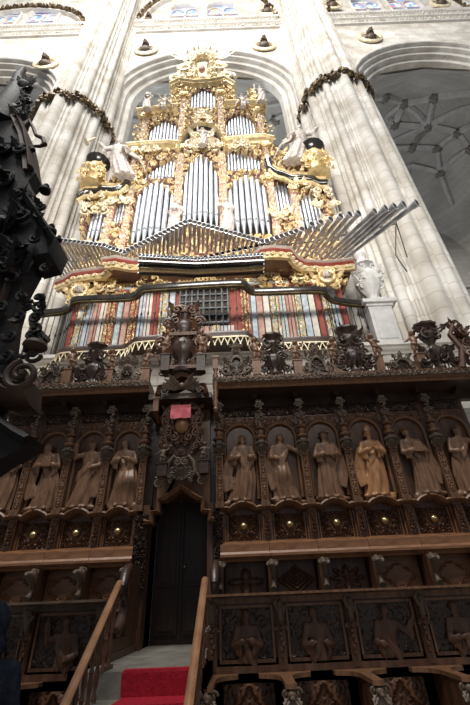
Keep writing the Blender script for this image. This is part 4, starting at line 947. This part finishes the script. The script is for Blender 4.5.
# pilasters between the towers
def pil(pxa, ya, yb, wpx, y0=.10, mt=None):
    a = W(pxa, ya, YO-y0); b = W(pxa, yb, YO-y0); x = (a.x+b.x)/2; w = wpx/27/2; m = MB()
    m.box(x-w, x+w, YO-y0, YO+.1, a.z, b.z); relief(m, x-w*.8, x+w*.8, a.z+.1, b.z-.1, YO-y0-.01, .09, .032, lambda u, v: carve(u, v, .26, 5, x), None, .01, thr=.3)
    m.m = [0 if j >= 6 and m.m[j] == 0 else 1 for j in range(len(m.m))]
    part('pilaster', m, [GOLDP, mt or PINK], og)
    c = MB(); c.box(x-w*1.3, x+w*1.3, YO-y0-.14, YO+.05, b.z-.02, b.z+.12); c.box(x-w*1.15, x+w*1.15, YO-y0-.08, YO+.05, b.z-.22, b.z-.14); c.scroll((x-w*.7, YO-y0-.12, b.z-.12), .12, 0, 1.3, -1, .25); c.scroll((x+w*.7, YO-y0-.12, b.z-.12), .12, 0, 1.3, 1, .25)
    part('pilaster_capital', c, GOLD, og)
for a in [(178, 240, 149, 7), (223, 240, 147, 7), (127, 252, 183, 6), (274, 243, 178, 6), (182, 138, 96, 6), (221, 136, 94, 6), (143, 150, 117, 6), (261, 142, 111, 6), (108, 246, 202, 6), (297, 238, 188, 6), (133, 178, 152, 5), (267, 172, 146, 5)]: pil(*a)
# cornices
def ocorn(pts, D, prof, name='cornice', mt=None, z=None):
    p = [W(a, b, D) for a, b in pts]; m = MB(); m.face_run([(q.x, D, q.z) for q in p], prof); part(name, m, mt or GOLD, og); return p
PRF = [(-.10, -.2), (-.10, .06), (-.04, .10), (0, .20), (.05, .22), (.10, .30), (.14, .30), (.14, -.2)]
BLKG = mat('black_lacquer', (.02, .018, .015), (.05, .04, .03), .2, 0, 4, coat=.5)
for pts, D in [([(128, 152), (150, 150), (170, 149), (181, 150)], YO-.02), ([(222, 147), (240, 145), (262, 143), (272, 145)], YO-.02), ([(138, 117), (160, 114), (178, 112)], YO-.02), ([(225, 109), (245, 108), (266, 109)], YO-.02), ([(172, 90), (180, 86), (195, 88), (210, 87), (224, 84), (233, 90)], YO-.05)]:
    ocorn(pts, D, PRF)
a = W(182, 150, YO-.1); b = W(222, 148, YO-.1); c = ((a.x+b.x)/2, (a.z+b.z)/2)
for rr, D, mt in ((0, .14, GOLD), (.14, .05, BLKG), (.3, .0, PINK)):
    m = MB(); m.face_run(arc(c[0], c[1]-.25, (b.x-a.x)/2+.12-rr, PI, 0, 31, YO-D, 1.75-rr), [(-.06, -.2), (-.06, .12), (0, .22), (.07, .12), (.07, -.2)]); part('arched_pediment', m, mt, og)
m = MB(); clump(m, c[0], c[1]-.1, 1.1, 1.2, YO-.12, 91, 9, .5, True, .05); part('pediment_carving', m, GOLDP, og)
for pts in ([(79, 197), (86, 192), (97, 192), (101, 189), (113, 190), (121, 189), (127, 183), (126, 176), (121, 172)], [(268, 160), (270, 168), (276, 173), (284, 175), (291, 179), (300, 178), (312, 179), (319, 183), (327, 183)]):
    p = [W(a_, b_, YO-.25) for a_, b_ in pts]
    m = MB(); m.tube([(q.x, YO-.22, q.z) for q in p], .15, 10); part('curved_cornice', m, BLKG, og)
    m = MB(); m.tube([(q.x, YO-.20, q.z+.26) for q in p], .12, 8); m.tube([(q.x, YO-.24, q.z-.24) for q in p], .09, 8); part('cornice_gilding', m, GOLD, og)
# crown and cresting
a = W(202, 87, YO-.05); b = W(202, 51, YO-.05); h = b.z-a.z; wd = (W(233, 80, YO).x-W(171, 80, YO).x)
m = MB(); m.prism([(a.x-wd*.42, a.z), (a.x+wd*.42, a.z), (a.x+wd*.44, a.z+h*.22), (a.x+wd*.25, a.z+h*.45), (a.x+wd*.10, a.z+h*.72), (a.x-wd*.10, a.z+h*.72), (a.x-wd*.25, a.z+h*.45), (a.x-wd*.44, a.z+h*.22)], YO-.02, YO+.25)
clump(m, a.x, a.z+.05, wd*.95, h*.80, YO-.12, 15, 40, .17, True, .12)
for s in (-1, 1):
    m.scroll((a.x+s*wd*.40, YO-.15, a.z+h*.16), .42, 0, 1.5, s, .2, 8); m.scroll((a.x+s*wd*.28, YO-.15, a.z+h*.42), .42, PI/2, 1.5, -s, .2, 8)
    m.tube([(a.x+s*wd*.42, YO-.1, a.z+h*.2), (a.x+s*wd*.30, YO-.1, a.z+h*.55), (a.x+s*wd*.12, YO-.1, a.z+h*.82), (a.x, YO-.1, a.z+h*.92)], .12, 8)
for k in range(13): q = PI*k/12; m.leaf((a.x+.3*math.cos(q), YO-.1, a.z+h*.66+.3*math.sin(q)), (math.cos(q), -.1, math.sin(q)), h*.34, .3, .25)
part('crown', m, GOLDP, og)
m = MB(); m.ball((a.x, YO-.3, a.z+h*.30), (.17, .15, .24), 14); part('crown_shield', m, PINK, og)
m = MB(); r_ = random.Random(5)
for pxa, pyb, w_, h_, n_ in [(158, 113, 36, 1.0, 16), (246, 107, 36, 1.0, 16), (176, 108, 14, 1.6, 10), (229, 106, 14, 1.6, 10), (118, 182, 22, 1.0, 12), (283, 168, 22, 1.0, 12), (92, 196, 24, .9, 10), (314, 180, 22, .8, 10), (130, 150, 10, 1.6, 8), (272, 145, 10, 1.6, 8)]:
    m = MB(); p = W(pxa, pyb, YO-.05); clump(m, p.x, p.z, w_/26, h_, YO-.1, int(pxa), n_, .38, False, .12); part('cresting', m, GOLD, og)
m = MB()   # hanging ornament at the tower edges
for pxa, pya in [(203, 147), (150, 152), (241, 147), (112, 196), (300, 184), (95, 205), (324, 200), (332, 225), (82, 250), (280, 214), (120, 198), (203, 116), (203, 124)]:
    m = MB(); p = W(pxa, pya, YO-.2); clump(m, p.x, p.z-.3, .9, .7, YO-.2, int(pya), 6, .5, True, .08); part('festoon', m, GOLDP, og)
# urns with black caps on the side cornices
for px, ya, yb, s in ((92, 188, 163, -1), (318, 178, 150, 1)):
    a = W(px, ya, YO-.25); b = W(px, yb, YO-.25); h = b.z-a.z
    m = MB(); m.lathe([(.25*h, 0), (.14*h, .1*h), (.12*h, .2*h), (.18*h, .34*h), (.20*h, .52*h), (.19*h, .70*h), (.15*h, .78*h)], (a.x, YO-.3, a.z), 18, lump=.05, ln=8); clump(m, a.x, a.z+.12*h, .72*h, .62*h, YO-.5, 12, 22, .26, True, .14); m.ball((a.x, YO-.62, a.z+.45*h), .09*h, 10)
    part('urn', m, GOLD, og); m = MB(); m.lathe([(.16*h, .78*h), (.26*h, .86*h), (.28*h, .93*h), (.20*h, .99*h), (.02*h, 1.02*h)], (a.x, YO-.3, a.z), 16); part('urn_cap', m, BLKG, og)
# statues on the organ
ANG = remesh(putto({'e1': (.22, -.05, .72), 'h1': (.30, -.14, .86), 'e-1': (-.22, -.04, .70), 'h-1': (-.30, -.12, .80), 'sway': .04, 'turn': -.3}, True), .03, 1)
def robed(seed, arms, wings, ln_):
    m = saint(seed, sway=.05, turn=.3, folds=9, base=False, **arms)
    if wings:
        for s in (-1, 1):
            for k in range(5): m.tube([(s*.04, .07, .74), (s*(.16+.03*k), .13, .88-.06*k), (s*(.30+.01*k), .15, .80-.12*k)], [.03, .03, .01], 6)
    return lean(remesh(m, .018, 1), ln_)
ROB = [robed(3, ARMS['arm out'], True, .28), robed(4, ARMS['book'], False, 0), robed(6, ARMS['arm raised'], False, .05)]
for px, py, ht, lb, fl, rot in [(126, 178, 2.5, 'large winged angel blowing a long trumpet on the left shoulder of the organ', -1, 1), (292, 163, 2.5, 'large winged angel on the right shoulder of the organ', 1, 1), (147, 110, 1.5, 'small pale figure on the upper left corner of the organ', -1, 0), (261, 103, 1.5, 'small pale figure on the upper right corner of the organ', 1, 0),
                               (202, 146, 1.3, 'pale figure seated over the arched pediment of the central tower', 1, 0), (175, 236, 1.7, 'pale standing figure between the central and left pipe towers', -1, 0), (226, 233, 1.7, 'pale standing figure between the central and right pipe towers', 1, 0), (164, 108, 1.1, 'small seated cherub on the upper left cornice of the organ', -1, 0), (243, 107, 1.1, 'small seated cherub on the upper right cornice of the organ', 1, 0)]:
    p = W(px, py, YO-.45); t = thing('organ_statue', lb, 'statue', p); part('figure', xf(ROB[0] if rot else (ANG if 'cherub' in lb else ROB[1 if fl < 0 else 2]), p, (fl*ht*(.9 if rot else .8), ht*.8, ht), 0), STAT, t)
    if rot and fl < 0:
        h0 = Vector((p.x-1.3, p.y-.3, p.z+2.1)); e0 = W(86, 142, YO-.8); m = MB(); m.tube([h0, h0.lerp(e0, .8), e0], [.035, .045, .14], 10); part('trumpet', m, GOLDP, t)
# painted lower case
zt_ = 9.95; z_b = LZ+.05
m = MB(); m.box(-4.35, 3.05, YO-.02, YO+.3, z_b, zt_); part('lower_case', m, RED, og, False)
cyc = ['g', BLUE, PINK, CREAM, 'g', TEAL, PINK, 'g', BLUE, CREAM, RED]
x = -4.2; q = 0; GL = []
while x < 2.85:
    w = .17 if cyc[q % 11] != 'g' else .24; k = cyc[q % 11]; zz = 8.95
    if -1.55 < x+w/2 < -.02: zz = 7.70
    if k == 'g':
        m = MB(); relief(m, x+.01, x+w-.01, z_b+.05, zz, YO-.05, .07, .03, lambda a, b: carve(a, b, .22, q), None, .02, thr=.3); part('carved_strip', m, [GOLD, [BLUE, RED, TEAL][q % 3]], og)
    else:
        m = MB(); m.box(x+.008, x+w-.008, YO-.06, YO, z_b+.05, zz); m.box(x+.03, x+w-.03, YO-.075, YO-.06, z_b+.15, zz-.1); part('painted_strip', m, k, og, False)
    x += w+.012; q += 1
m = MB(); x = -4.3
rects = [(-4.2, -3.45), (-3.4, -2.75), (-2.7, -1.65), (-1.6, -.05), (.0, .95), (1.0, 1.65), (1.7, 2.75)]
for a_, b_ in rects: m.box(a_, b_, YO-.07, YO, 9.02, 9.90)
part('upper_panel', m, RED, og, False)
m = MB()
for a_, b_ in rects: m.box(a_+.06, b_-.06, YO-.09, YO-.06, 9.08, 9.84)
part('upper_panel_field', m, BLUE, og, False)
m = MB()
for a_, b_ in rects: relief(m, a_+.12, b_-.12, 9.16, 9.76, YO-.095, .10, .03, lambda a, b: carve(a, b, .3, 8, (a_+b_)/2), lambda a, b: carve(a, b, .3, 8, (a_+b_)/2) > .35, .01)
part('panel_gilding', m, GOLD, og)
for px, py in [(115, 268), (205, 272), (150, 276), (78, 295), (105, 285), (330, 285), (285, 262), (300, 275), (270, 275)]:
    m = MB(); p = W(px, py, YO-.35); clump(m, p.x, p.z-.3, .55, .65, YO-.3, px, 6, .5, True, .06); part('gilt_bracket', m, GOLD, og)
# latticed window of the organ and oculus
m = MB(); m.box(-1.42, -.12, YO-.10, YO+.05, 7.75, 8.95); part('keyboard_niche', m, DARKV, og, False)
m = MB()
for u in np.linspace(-1.42, -.12, 9): m.box(u-.018, u+.018, YO-.16, YO-.1, 7.75, 8.95)
for v in np.linspace(7.75, 8.95, 6): m.box(-1.44, -.10, YO-.17, YO-.1, v-.02, v+.02)
part('lattice', m, mat('grey_lattice_wood', (.12, .13, .14), (.24, .25, .25), .5, 0, 6), og, False)
p = W(146, 275, YO-.1); mm = MB(); mm.ball((p.x, YO-.1, p.z), (.16, .06, .16), 16); part('oculus', mm, DARKV, og)
# bust medallions under the wings
for px, py in ((79, 291), (327, 276)):
    p = W(px, py, YO-.55); m = MB(); m.tube(arc(p.x, p.z, .20, 0, 2*PI, 21, YO-.55)[:-1], .045, 8, loop=True); clump(m, p.x, p.z-.35, 1.0, .6, YO-.5, 5, 8, .5, True, .08); part('medallion', m, GOLD, og)
    m = MB(); head(m, (p.x, YO-.6, p.z+.02), .11, .2); m.ball((p.x, YO-.5, p.z-.15), (.17, .1, .09), 10); part('medallion_bust', m, STAT, og)
# wing cornice that carries the trumpets (follows the plan of the case)
ZC = 9.45
wl = [(58, 283), (66, 280), (75, 274), (88, 272), (105, 270), (110, 266), (106, 260), (116, 259), (132, 262), (150, 262), (172, 264), (200, 264), (230, 262), (255, 258), (262, 250), (272, 249), (288, 250), (294, 258), (303, 263), (325, 264), (345, 262), (353, 261)]
pw = [Z(a_, b_, ZC) for a_, b_ in wl]
for nm, z0_, z1_, o_, mt, pp_ in [(a_, b_, c_, d_, e_, f_) for f_ in (pw[:10], pw[13:]) for a_, b_, c_, d_, e_ in (('wing_cornice', -.30, -.14, 0, GOLD), ('wing_cornice_band', -.14, -.05, .05, RED), ('wing_cornice_top', -.05, .02, .09, CREAM))]+[('center_ledge', -.05, .02, .05, PINK, pw[9:14])]:
    m = MB(); m.run([(q.x, q.y, ZC) for q in pp_], [(o_, z0_), (o_+.06, (z0_+z1_)/2), (o_+.04, z1_), (-.10, z1_), (-.10, z0_)]); part(nm, m, mt, og)
m = MB(); pl = [(q.x, q.y+.05) for q in pw]; pl = [pl[i] for i in range(len(pl)) if i not in (6,)]
m.hprism(pl+[(3.3, YO+.3), (-4.9, YO+.3)], ZC-.14, ZC-.03); part('wind_chest', m, mat('brown_chest_wood', (.16, .08, .05), (.28, .15, .09), .5, 0, 4), og, False)
m = MB()
for i in range(0, len(pw)-1):
    if 8 < i < 13: continue
    for t_ in (0, .5): q = pw[i].lerp(pw[i+1], t_); part('cornice_scroll', MB().scroll((q.x, q.y-.06, ZC-.23), .08, 0, 1.2, 1, .25, 5, N=9), GOLDP, og)

# trumpets
TR = []
def fan(n, r0, r1, b0, b1, rad=.055, up=.0):
    for q in range(n):
        t = q/(n-1) if n > 1 else 0
        TR.append(((r0[0]+(r1[0]-r0[0])*t, r0[1]+(r1[1]-r0[1])*t), (b0[0]+(b1[0]-b0[0])*t, b0[1]+(b1[1]-b0[1])*t), rad, up))
fan(17, (62, 278), (112, 262), (36, 237), (104, 245), .05)
fan(6, (112, 262), (126, 258), (106, 246), (124, 252), .05)
fan(15, (126, 258), (184, 252), (128, 250), (185, 222), .055)
fan(17, (190, 252), (258, 250), (190, 221), (262, 241), .055)
fan(7, (262, 248), (287, 249), (267, 241), (296, 231), .06)
for i, bl in enumerate([(302, 229), (312, 224), (321, 222), (331, 219), (341, 216), (350, 214), (359, 213), (375, 211), (386, 208), (395, 206), (404, 204), (417, 203)]): TR.append(((291+i*4.8, 254+.5*i), bl, .062+.002*i, .0))
fan(11, (148, 266), (196, 268), (150, 256), (196, 258), .045)
fan(13, (200, 268), (268, 254), (200, 258), (268, 243), .045)
for (ra, rb), (ba, bb), rad, up in TR:
    a = Z(ra, rb, ZC+.22); k = (10.0-H); b = Z(ba, bb, ZC+.06); d = (b-a).normalized()
    m = MB(); m.tube([a, a.lerp(b, .93), a.lerp(b, .97), b], [rad*.50, rad*.85, rad*1.1, rad*1.22], 10, caps=False); o = part('trumpet_pipe', m, TIN2, og)
    part('pipe_throat', MB().tube([b-d*.04, b-d*.015], [rad*1.1, rad*1.1], 10), DARKV, o)  # dark disc closes the bell in place of its shaded bore
    e1 = d.orthogonal().normalized(); e2 = d.cross(e1); part('bell_rim', MB().tube([tuple(b+(e1*math.cos(u)+e2*math.sin(u))*rad*1.22) for u in [2*PI*j/12 for j in range(12)]], rad*.16, 5, loop=True), TIN, o)
for dy in (264, 268, 272, 276):     # dark trunks lying under the centre, with rows of small reeds between them
    p = [Z(a_, dy-abs(a_-195)*.05, ZC-.50) for a_ in (138, 165, 195, 225, 264)]; part('wind_trunk', MB().tube(p, .045, 8), BLKG if dy != 272 else GOLD, og)
for row in (258, 265):
    for q in range(34):
        u = q/33; xx = 140+u*122; yy = row+2-abs(xx-196)*.07
        a = Z(xx, yy+4, ZC-.36); b = Z(xx, yy, ZC-.42); b = a+(b-a).normalized()*max(.25, (b-a).length); m = MB(); m.tube([a, a.lerp(b, .8), b], [.03, .045, .055], 8, caps=False); o = part('small_reed_pipe', m, TIN2, og)
        part('reed_rim', MB().tube([tuple(b+Vector((math.cos(t_)*.05, 0, math.sin(t_)*.05))) for t_ in [2*PI*j/8 for j in range(8)]], .012, 5, loop=True), TIN, o)
m = MB(); p = [Z(a_, b_, ZC+.36) for a_, b_ in ((270, 246), (310, 242), (350, 234), (395, 224))]; m.tube(p, .02, 6); part('stay_rod', m, IRON, og); m = MB(); p = [Z(a_, b_, ZC+.3) for a_, b_ in ((48, 258), (75, 262), (110, 256))]; m.tube(p, .02, 6); part('stay_rod', m, IRON, og); m = MB()
p0 = Z(396, 222, ZC+.3); m.tube([p0, p0+Vector((-.15, .3, -.9)), p0+Vector((.1, .5, -1.3))], .015, 5); m.tube([p0, p0+Vector((.12, .3, -1.0))], .015, 5); part('stay_rod', m, IRON, og)

# ================================================================== BALCONY
bt = thing('organ_balcony', 'dark curved balcony with thin iron balusters and gilt fringe in front of the organ', 'balcony', (-.8, 7.3, LZ))
RP = [(-5.35, 8.9), (-5.40, 8.2), (-5.25, 7.82), (-4.9, 7.68), (-4.4, 7.62), (-4.1, 7.45), (-3.93, 7.24), (-3.6, 7.20), (-2.6, 7.20), (-2.35, 7.12), (-2.2, 6.98), (-1.9, 6.90), (.05, 6.84), (.3, 6.92), (.45, 7.10), (.7, 7.17), (2.15, 7.20), (2.4, 7.38), (2.6, 7.58), (3.0, 7.72), (3.5, 7.84), (3.85, 8.1), (4.0, 8.6), (4.0, 9.2)]
def cr_(P_, n=5):
    o = []
    for i in range(len(P_)-1):
        p0, p1, p2, p3 = [Vector((*P_[max(0, min(len(P_)-1, j))], 0)) for j in (i-1, i, i+1, i+2)]
        for k in range(n):
            t = k/n; o.append(.5*((2*p1)+(p2-p0)*t+(2*p0-5*p1+4*p2-p3)*t*t+(3*p1-p0-3*p2+p3)*t**3))
    o.append(Vector((*P_[-1], 0))); return o
RS = cr_(RP)
m = MB(); m.run([(p.x, p.y, 8.10) for p in RS], [(-.07, -.09), (.07, -.09), (.10, -.03), (.10, .03), (.05, .07), (-.05, .07), (-.10, .03), (-.10, -.03)]); part('handrail', m, BLKG, bt)
m = MB(); m.run([(p.x, p.y, 8.0) for p in RS], [(-.03, -.03), (.055, -.03), (.055, .0), (-.03, .0)]); part('handrail_gilding', m, mat('dull_gilding', (.05, .035, .015), (.22, .16, .07), .45, .5, 6), bt)
L_ = [0]
for a, b in zip(RS[:-1], RS[1:]): L_.append(L_[-1]+(b-a).length)
def at_(s):
    for i in range(len(L_)-1):
        if L_[i+1] >= s: return RS[i].lerp(RS[i+1], (s-L_[i])/(L_[i+1]-L_[i]+1e-9))
    return RS[-1]
nb = 76
for q in range(nb):
    p = at_(L_[-1]*(q+.5)/nb); m = MB(); m.lathe([(.011, LZ), (.011, 7.25), (.024, 7.29), (.024, 7.33), (.011, 7.37), (.011, 8.02)], (p.x, p.y, 0), 6); part('baluster', m, IRON, bt)
m = MB(); m.hprism([(p.x, p.y-.03) for p in RS]+[(4.0, 9.2), (-5.35, 9.2)], LZ-.10, LZ); part('floor_slab', m, WALX, bt, False)
m = MB(); m.run([(p.x, p.y, LZ) for p in RS], [(0, -.16), (.06, -.14), (.08, -.04), (.06, .03), (0, .03)]); part('floor_edge', m, WALX, bt)
m = MB(); n = 88
RSp = [at_(L_[-1]*(q+.0)/n) for q in range(n+1)]
for q in range(n):
    a, b = RSp[q], RSp[q+1]; c = (a+b)/2; o = Vector(((b-a).y, -(b-a).x, 0)).normalized()*.07
    for u, v in ((a, c), (c, b)):
        za, zb_ = (LZ-.14, LZ-.32) if u is a else (LZ-.32, LZ-.14)
        m.tube([(u.x+o.x, u.y+o.y, za), (v.x+o.x, v.y+o.y, zb_)], .013, 5)
    m.ball((c.x+o.x, c.y+o.y, LZ-.34), .022, 6)
m.run([(p.x, p.y, LZ-.14) for p in RS], [(.06, -.012), (.085, -.012), (.085, .012), (.06, .012)]); part('gilt_fringe', m, GOLDP, bt)
# stone pedestal and urn at the right
a = W(384, 347, 8.0); t = thing('stone_pedestal', 'white stone pedestal carrying a carved urn, beside the right end of the balcony', 'pedestal', (a.x+.05, 7.85, LZ))
x = a.x+.07; m = MB(); m.box(x-.40, x+.40, 7.66, 8.2, LZ, LZ+.14); m.box(x-.30, x+.30, 7.72, 8.15, LZ+.14, 7.92); m.box(x-.22, x+.22, 7.70, 7.73, LZ+.3, 7.75); m.box(x-.35, x+.35, 7.68, 8.2, 7.92, 7.99); m.box(x-.44, x+.44, 7.60, 8.2, 7.99, 8.10); part('block', m, WHITE_ST, t, False)
m = MB(); m.lathe([(.30, 8.10), (.30, 8.2), (.16, 8.3), (.14, 8.45), (.28, 8.7), (.36, 9.0), (.30, 9.25), (.16, 9.35), (.20, 9.45), (.30, 9.55), (.16, 9.7), (.13, 9.9), (.18, 10.0), (.10, 10.15), (.02, 10.3)], (x, 7.95, 0), 20, lump=.05, ln=8)
for s in (-1, 1): m.scroll((x+s*.30, 7.85, 9.2), .16, 0, 1.4, s, .22); m.scroll((x+s*.24, 7.85, 8.75), .14, PI, 1.4, s, .25)
clump(m, x, 8.9, .7, .8, 7.75, 7, 8, .4, True, .08); part('urn', m, WHITE_ST, t)

# ================================================================== BLACK CARVING, LEFT FOREGROUND
DL = 2.2
def wl_(px, py, D=DL): p = W(px, py, D); return (p.x, p.z)
ld = thing('carved_lectern', 'near black carved wooden structure towering in the left foreground', 'carved woodwork', (-2.4, DL+.3, 0))
body = [(-60, 470), (0, 478), (14, 468), (30, 460), (41, 452), (38, 444), (22, 434), (8, 424), (6, 414), (20, 404), (40, 400), (37, 392), (28, 372), (18, 362), (22, 330), (30, 300), (42, 278), (58, 274), (66, 260), (56, 244), (44, 226), (38, 220), (40, 205), (36, 196), (43, 188), (40, 176), (37, 172), (33, 150), (24, 130), (12, 116), (0, 110), (-60, 100)]
m = MB(); m.prism([wl_(*p, DL+.30) for p in body], DL+.12, DL+.30); part('body', m, BLK, ld, False)
m = MB()
ml = lambda pts, pr, D=DL+.30: m.face_run([(wl_(*p, D)[0], D, wl_(*p, D)[1]) for p in pts], [(a_, b_+.17 if b_ > -.03 else 0) for a_, b_ in pr])
PR2 = [(.05, -.1), (.05, .05), (.02, .09), (-.01, .04), (-.05, .05), (-.06, -.02), (-.09, -.02), (-.09, -.1)]
ml([(-50, 104), (-20, 106), (0, 112), (14, 122), (24, 134), (31, 150), (35, 168), (37, 186)], PR2)
part('arched_moulding', m, mat('dark_moulding_wood', (.03, .017, .012), (.07, .042, .03), .6, 0, 5, spec=.25), ld)
MW = bpy.data.materials['dark_moulding_wood']
m = MB(); ml([(36, 214), (44, 226), (56, 244), (66, 260), (60, 274), (44, 278)], [(.02, -.15), (.02, .05), (.0, .09), (-.04, .05), (-.04, -.15)]); part('middle_cornice', m, BLK, ld)
m = MB(); ml([(-30, 375), (0, 384), (14, 396), (30, 402), (42, 400)], [(.06, -.15), (.06, .03), (.03, .08), (0, .05), (-.04, .12), (-.08, .08), (-.12, .0), (-.12, -.15)]); ml([(0, 360), (10, 330), (20, 296), (33, 262)], [(.03, -.1), (.03, .02), (0, .06), (-.03, .02), (-.03, -.1)]); ml([(-8, 356), (2, 326), (12, 292), (25, 258)], [(.02, -.1), (.02, .02), (0, .05), (-.02, .02), (-.02, -.1)]); part('base_cornice', m, MW, ld)
m = MB(); ml([(-20, 408), (4, 424), (16, 434), (30, 444), (41, 450)], [(.03, -.15), (.03, .04), (0, .07), (-.03, .04), (-.03, -.15)]); part('lower_moulding', m, BLK, ld)
m = MB(); r = random.Random(2)
sx_, sz_ = wl_(20, 372, DL); m.scroll((sx_, DL+.05, sz_), .13, PI*.6, 1.7, 1, .2, 8, N=30); sx_, sz_ = wl_(30, 352, DL); m.scroll((sx_, DL+.05, sz_), .06, 0, 1.4, -1, .25, 8)
sx_, sz_ = wl_(31, 345, DL); m.lathe([(.02, -.02), (.06, 0), (.085, .02), (.075, .05), (.03, .07)], (sx_, DL+.05, sz_), 14)
part('volute', m, MW, ld)
m = MB()
for k in range(30):
    px = r.uniform(-18, 20); py = r.uniform(140, 270); x_, z_ = wl_(px, py, DL); m.scroll((x_, DL+.09, z_), r.uniform(.05, .10)*(1+(250-py)/250), r.uniform(0, 6), 1.3, r.choice((-1, 1)), .22, 6); m.leaf((x_, DL+.08, z_), (r.uniform(-1, 1), -.3, r.uniform(-1, 1)), .2, .09, .5)
for px, py in [(26, 330), (22, 345), (14, 310), (18, 290), (5, 330), (0, 350), (-6, 300), (8, 270), (24, 300), (38, 200), (36, 208), (32, 232), (34, 292), (36, 300), (32, 312), (30, 322), (28, 335), (42, 262)]:
    x_, z_ = wl_(px, py, DL); m.scroll((x_, DL+.08, z_), .06, r.uniform(0, 6), 1.2, 1, .28, 6); m.leaf((x_, DL+.08, z_), (r.uniform(-.4, 1), -.3, r.uniform(-1, 1)), .12, .06, .5)
part('foliage', m, BLK, ld)
m = MB()
for px, py, s in ((41, 180, .035), (46, 221, .035), (54, 230, .02)):
    x_, z_ = wl_(px, py, DL); m.lathe([(s*1.6, -s), (s*1.6, 0), (s*.5, s*.4), (s*.4, s), (s*.8, s*1.6), (s*.3, s*2.4), (0.001, s*2.6)], (x_, DL+.1, z_), 10)
part('knob', m, BLK, ld)
m = MB()   # finial on top: reclining scroll, spiked ball and bracket arm
pts = [(-8, 110), (0, 96), (8, 84), (10, 70), (12, 60), (17, 53)]; m.tube([(wl_(a_, b_)[0], DL+.2, wl_(a_, b_)[1]) for a_, b_ in pts], [.20, .20, .17, .10, .07, .04], 10)
x_, z_ = wl_(19, 75); m.ball((x_, DL+.15, z_), .10, 10)
for k in range(12): a = 2*PI*k/12; m.leaf((x_+.07*math.cos(a), DL+.12, z_+.07*math.sin(a)), (math.cos(a), -.2, math.sin(a)), .15, .08, .2)
m.ball((wl_(4, 100)[0], DL+.2, wl_(4, 100)[1]), (.22, .15, .22), 10); clump(m, wl_(-2, 112)[0], wl_(-2, 112)[1], .5, 1.0, DL+.1, 33, 12, .3, False, .05); part('finial', m, BLK, ld)
m = MB(); pts = [(10, 118), (18, 114), (24, 109), (27, 114), (30, 122), (37, 125), (39, 131), (34, 133), (26, 133)]; m.tube([(wl_(a_, b_)[0], DL+.15, wl_(a_, b_)[1]) for a_, b_ in pts], [.07, .06, .035, .02, .02, .025, .03, .02, .015], 8); part('bracket_arm', m, MW, ld)
m = MB(); m.box(-3.0, -2.0, DL-.1, DL+.30, 0, 2.3); part('pier', m, BLK, ld, False)

# ================================================================== PERSON, BOTTOM LEFT CORNER
pp = W(-15, 650, 3.0); px_, py_ = pp.x, 3.0
t = thing('person', 'person in a dark navy hooded coat seen from behind, cut off by the left edge', 'person', (px_, py_, 0))
m = MB(); rg = []
for z, w, d in [(.03, .17, .12), (.4, .18, .13), (.8, .20, .15), (1.0, .19, .14), (1.15, .20, .14), (1.27, .205, .13), (1.34, .16, .10), (1.38, .08, .07)]: rg.append([(px_+w*math.cos(a)*(1+.03*math.sin(6*a)), py_+d*math.sin(a), z) for a in [2*PI*j/32 for j in range(32)]])
m.loft(rg); S = [Vector((px_+s*.19, py_, 1.30)) for s in (-1, 1)]
for s, q in zip((-1, 1), S): e = q+Vector((s*.06, .02, -.29)); w_ = e+Vector((-s*.02, .14, -.22)); cap(m, q, e, .065, .055); cap(m, e, w_, .055, .042)
m.ball((px_, py_-.01, 1.545), (.112, .13, .135), 16); m.ball((px_, py_-.02, 1.42), (.13, .11, .09), 14)
part('coat', remesh(m, .015, 1), COAT, t)
m = MB(); cap(m, (px_, py_, 1.34), (px_, py_+.02, 1.46), .058, .055); head(m, (px_, py_+.05, 1.53), .095, PI, 0, False, False)
for s, q in zip((-1, 1), S): w_ = q+Vector((s*.04, .16, -.51)); hand(m, w_, (0, .4, -1), .03, s)
for s in (-1, 1): m.ball((px_+s*.09, py_+.06, .04), (.05, .13, .04), 10)
part('body', remesh(m, .008, 1), SKIN, t)
m = MB(); m.ball((px_, py_+.04, 1.57), (.095, .10, .09), 16); part('hair', m, HAIR, t)
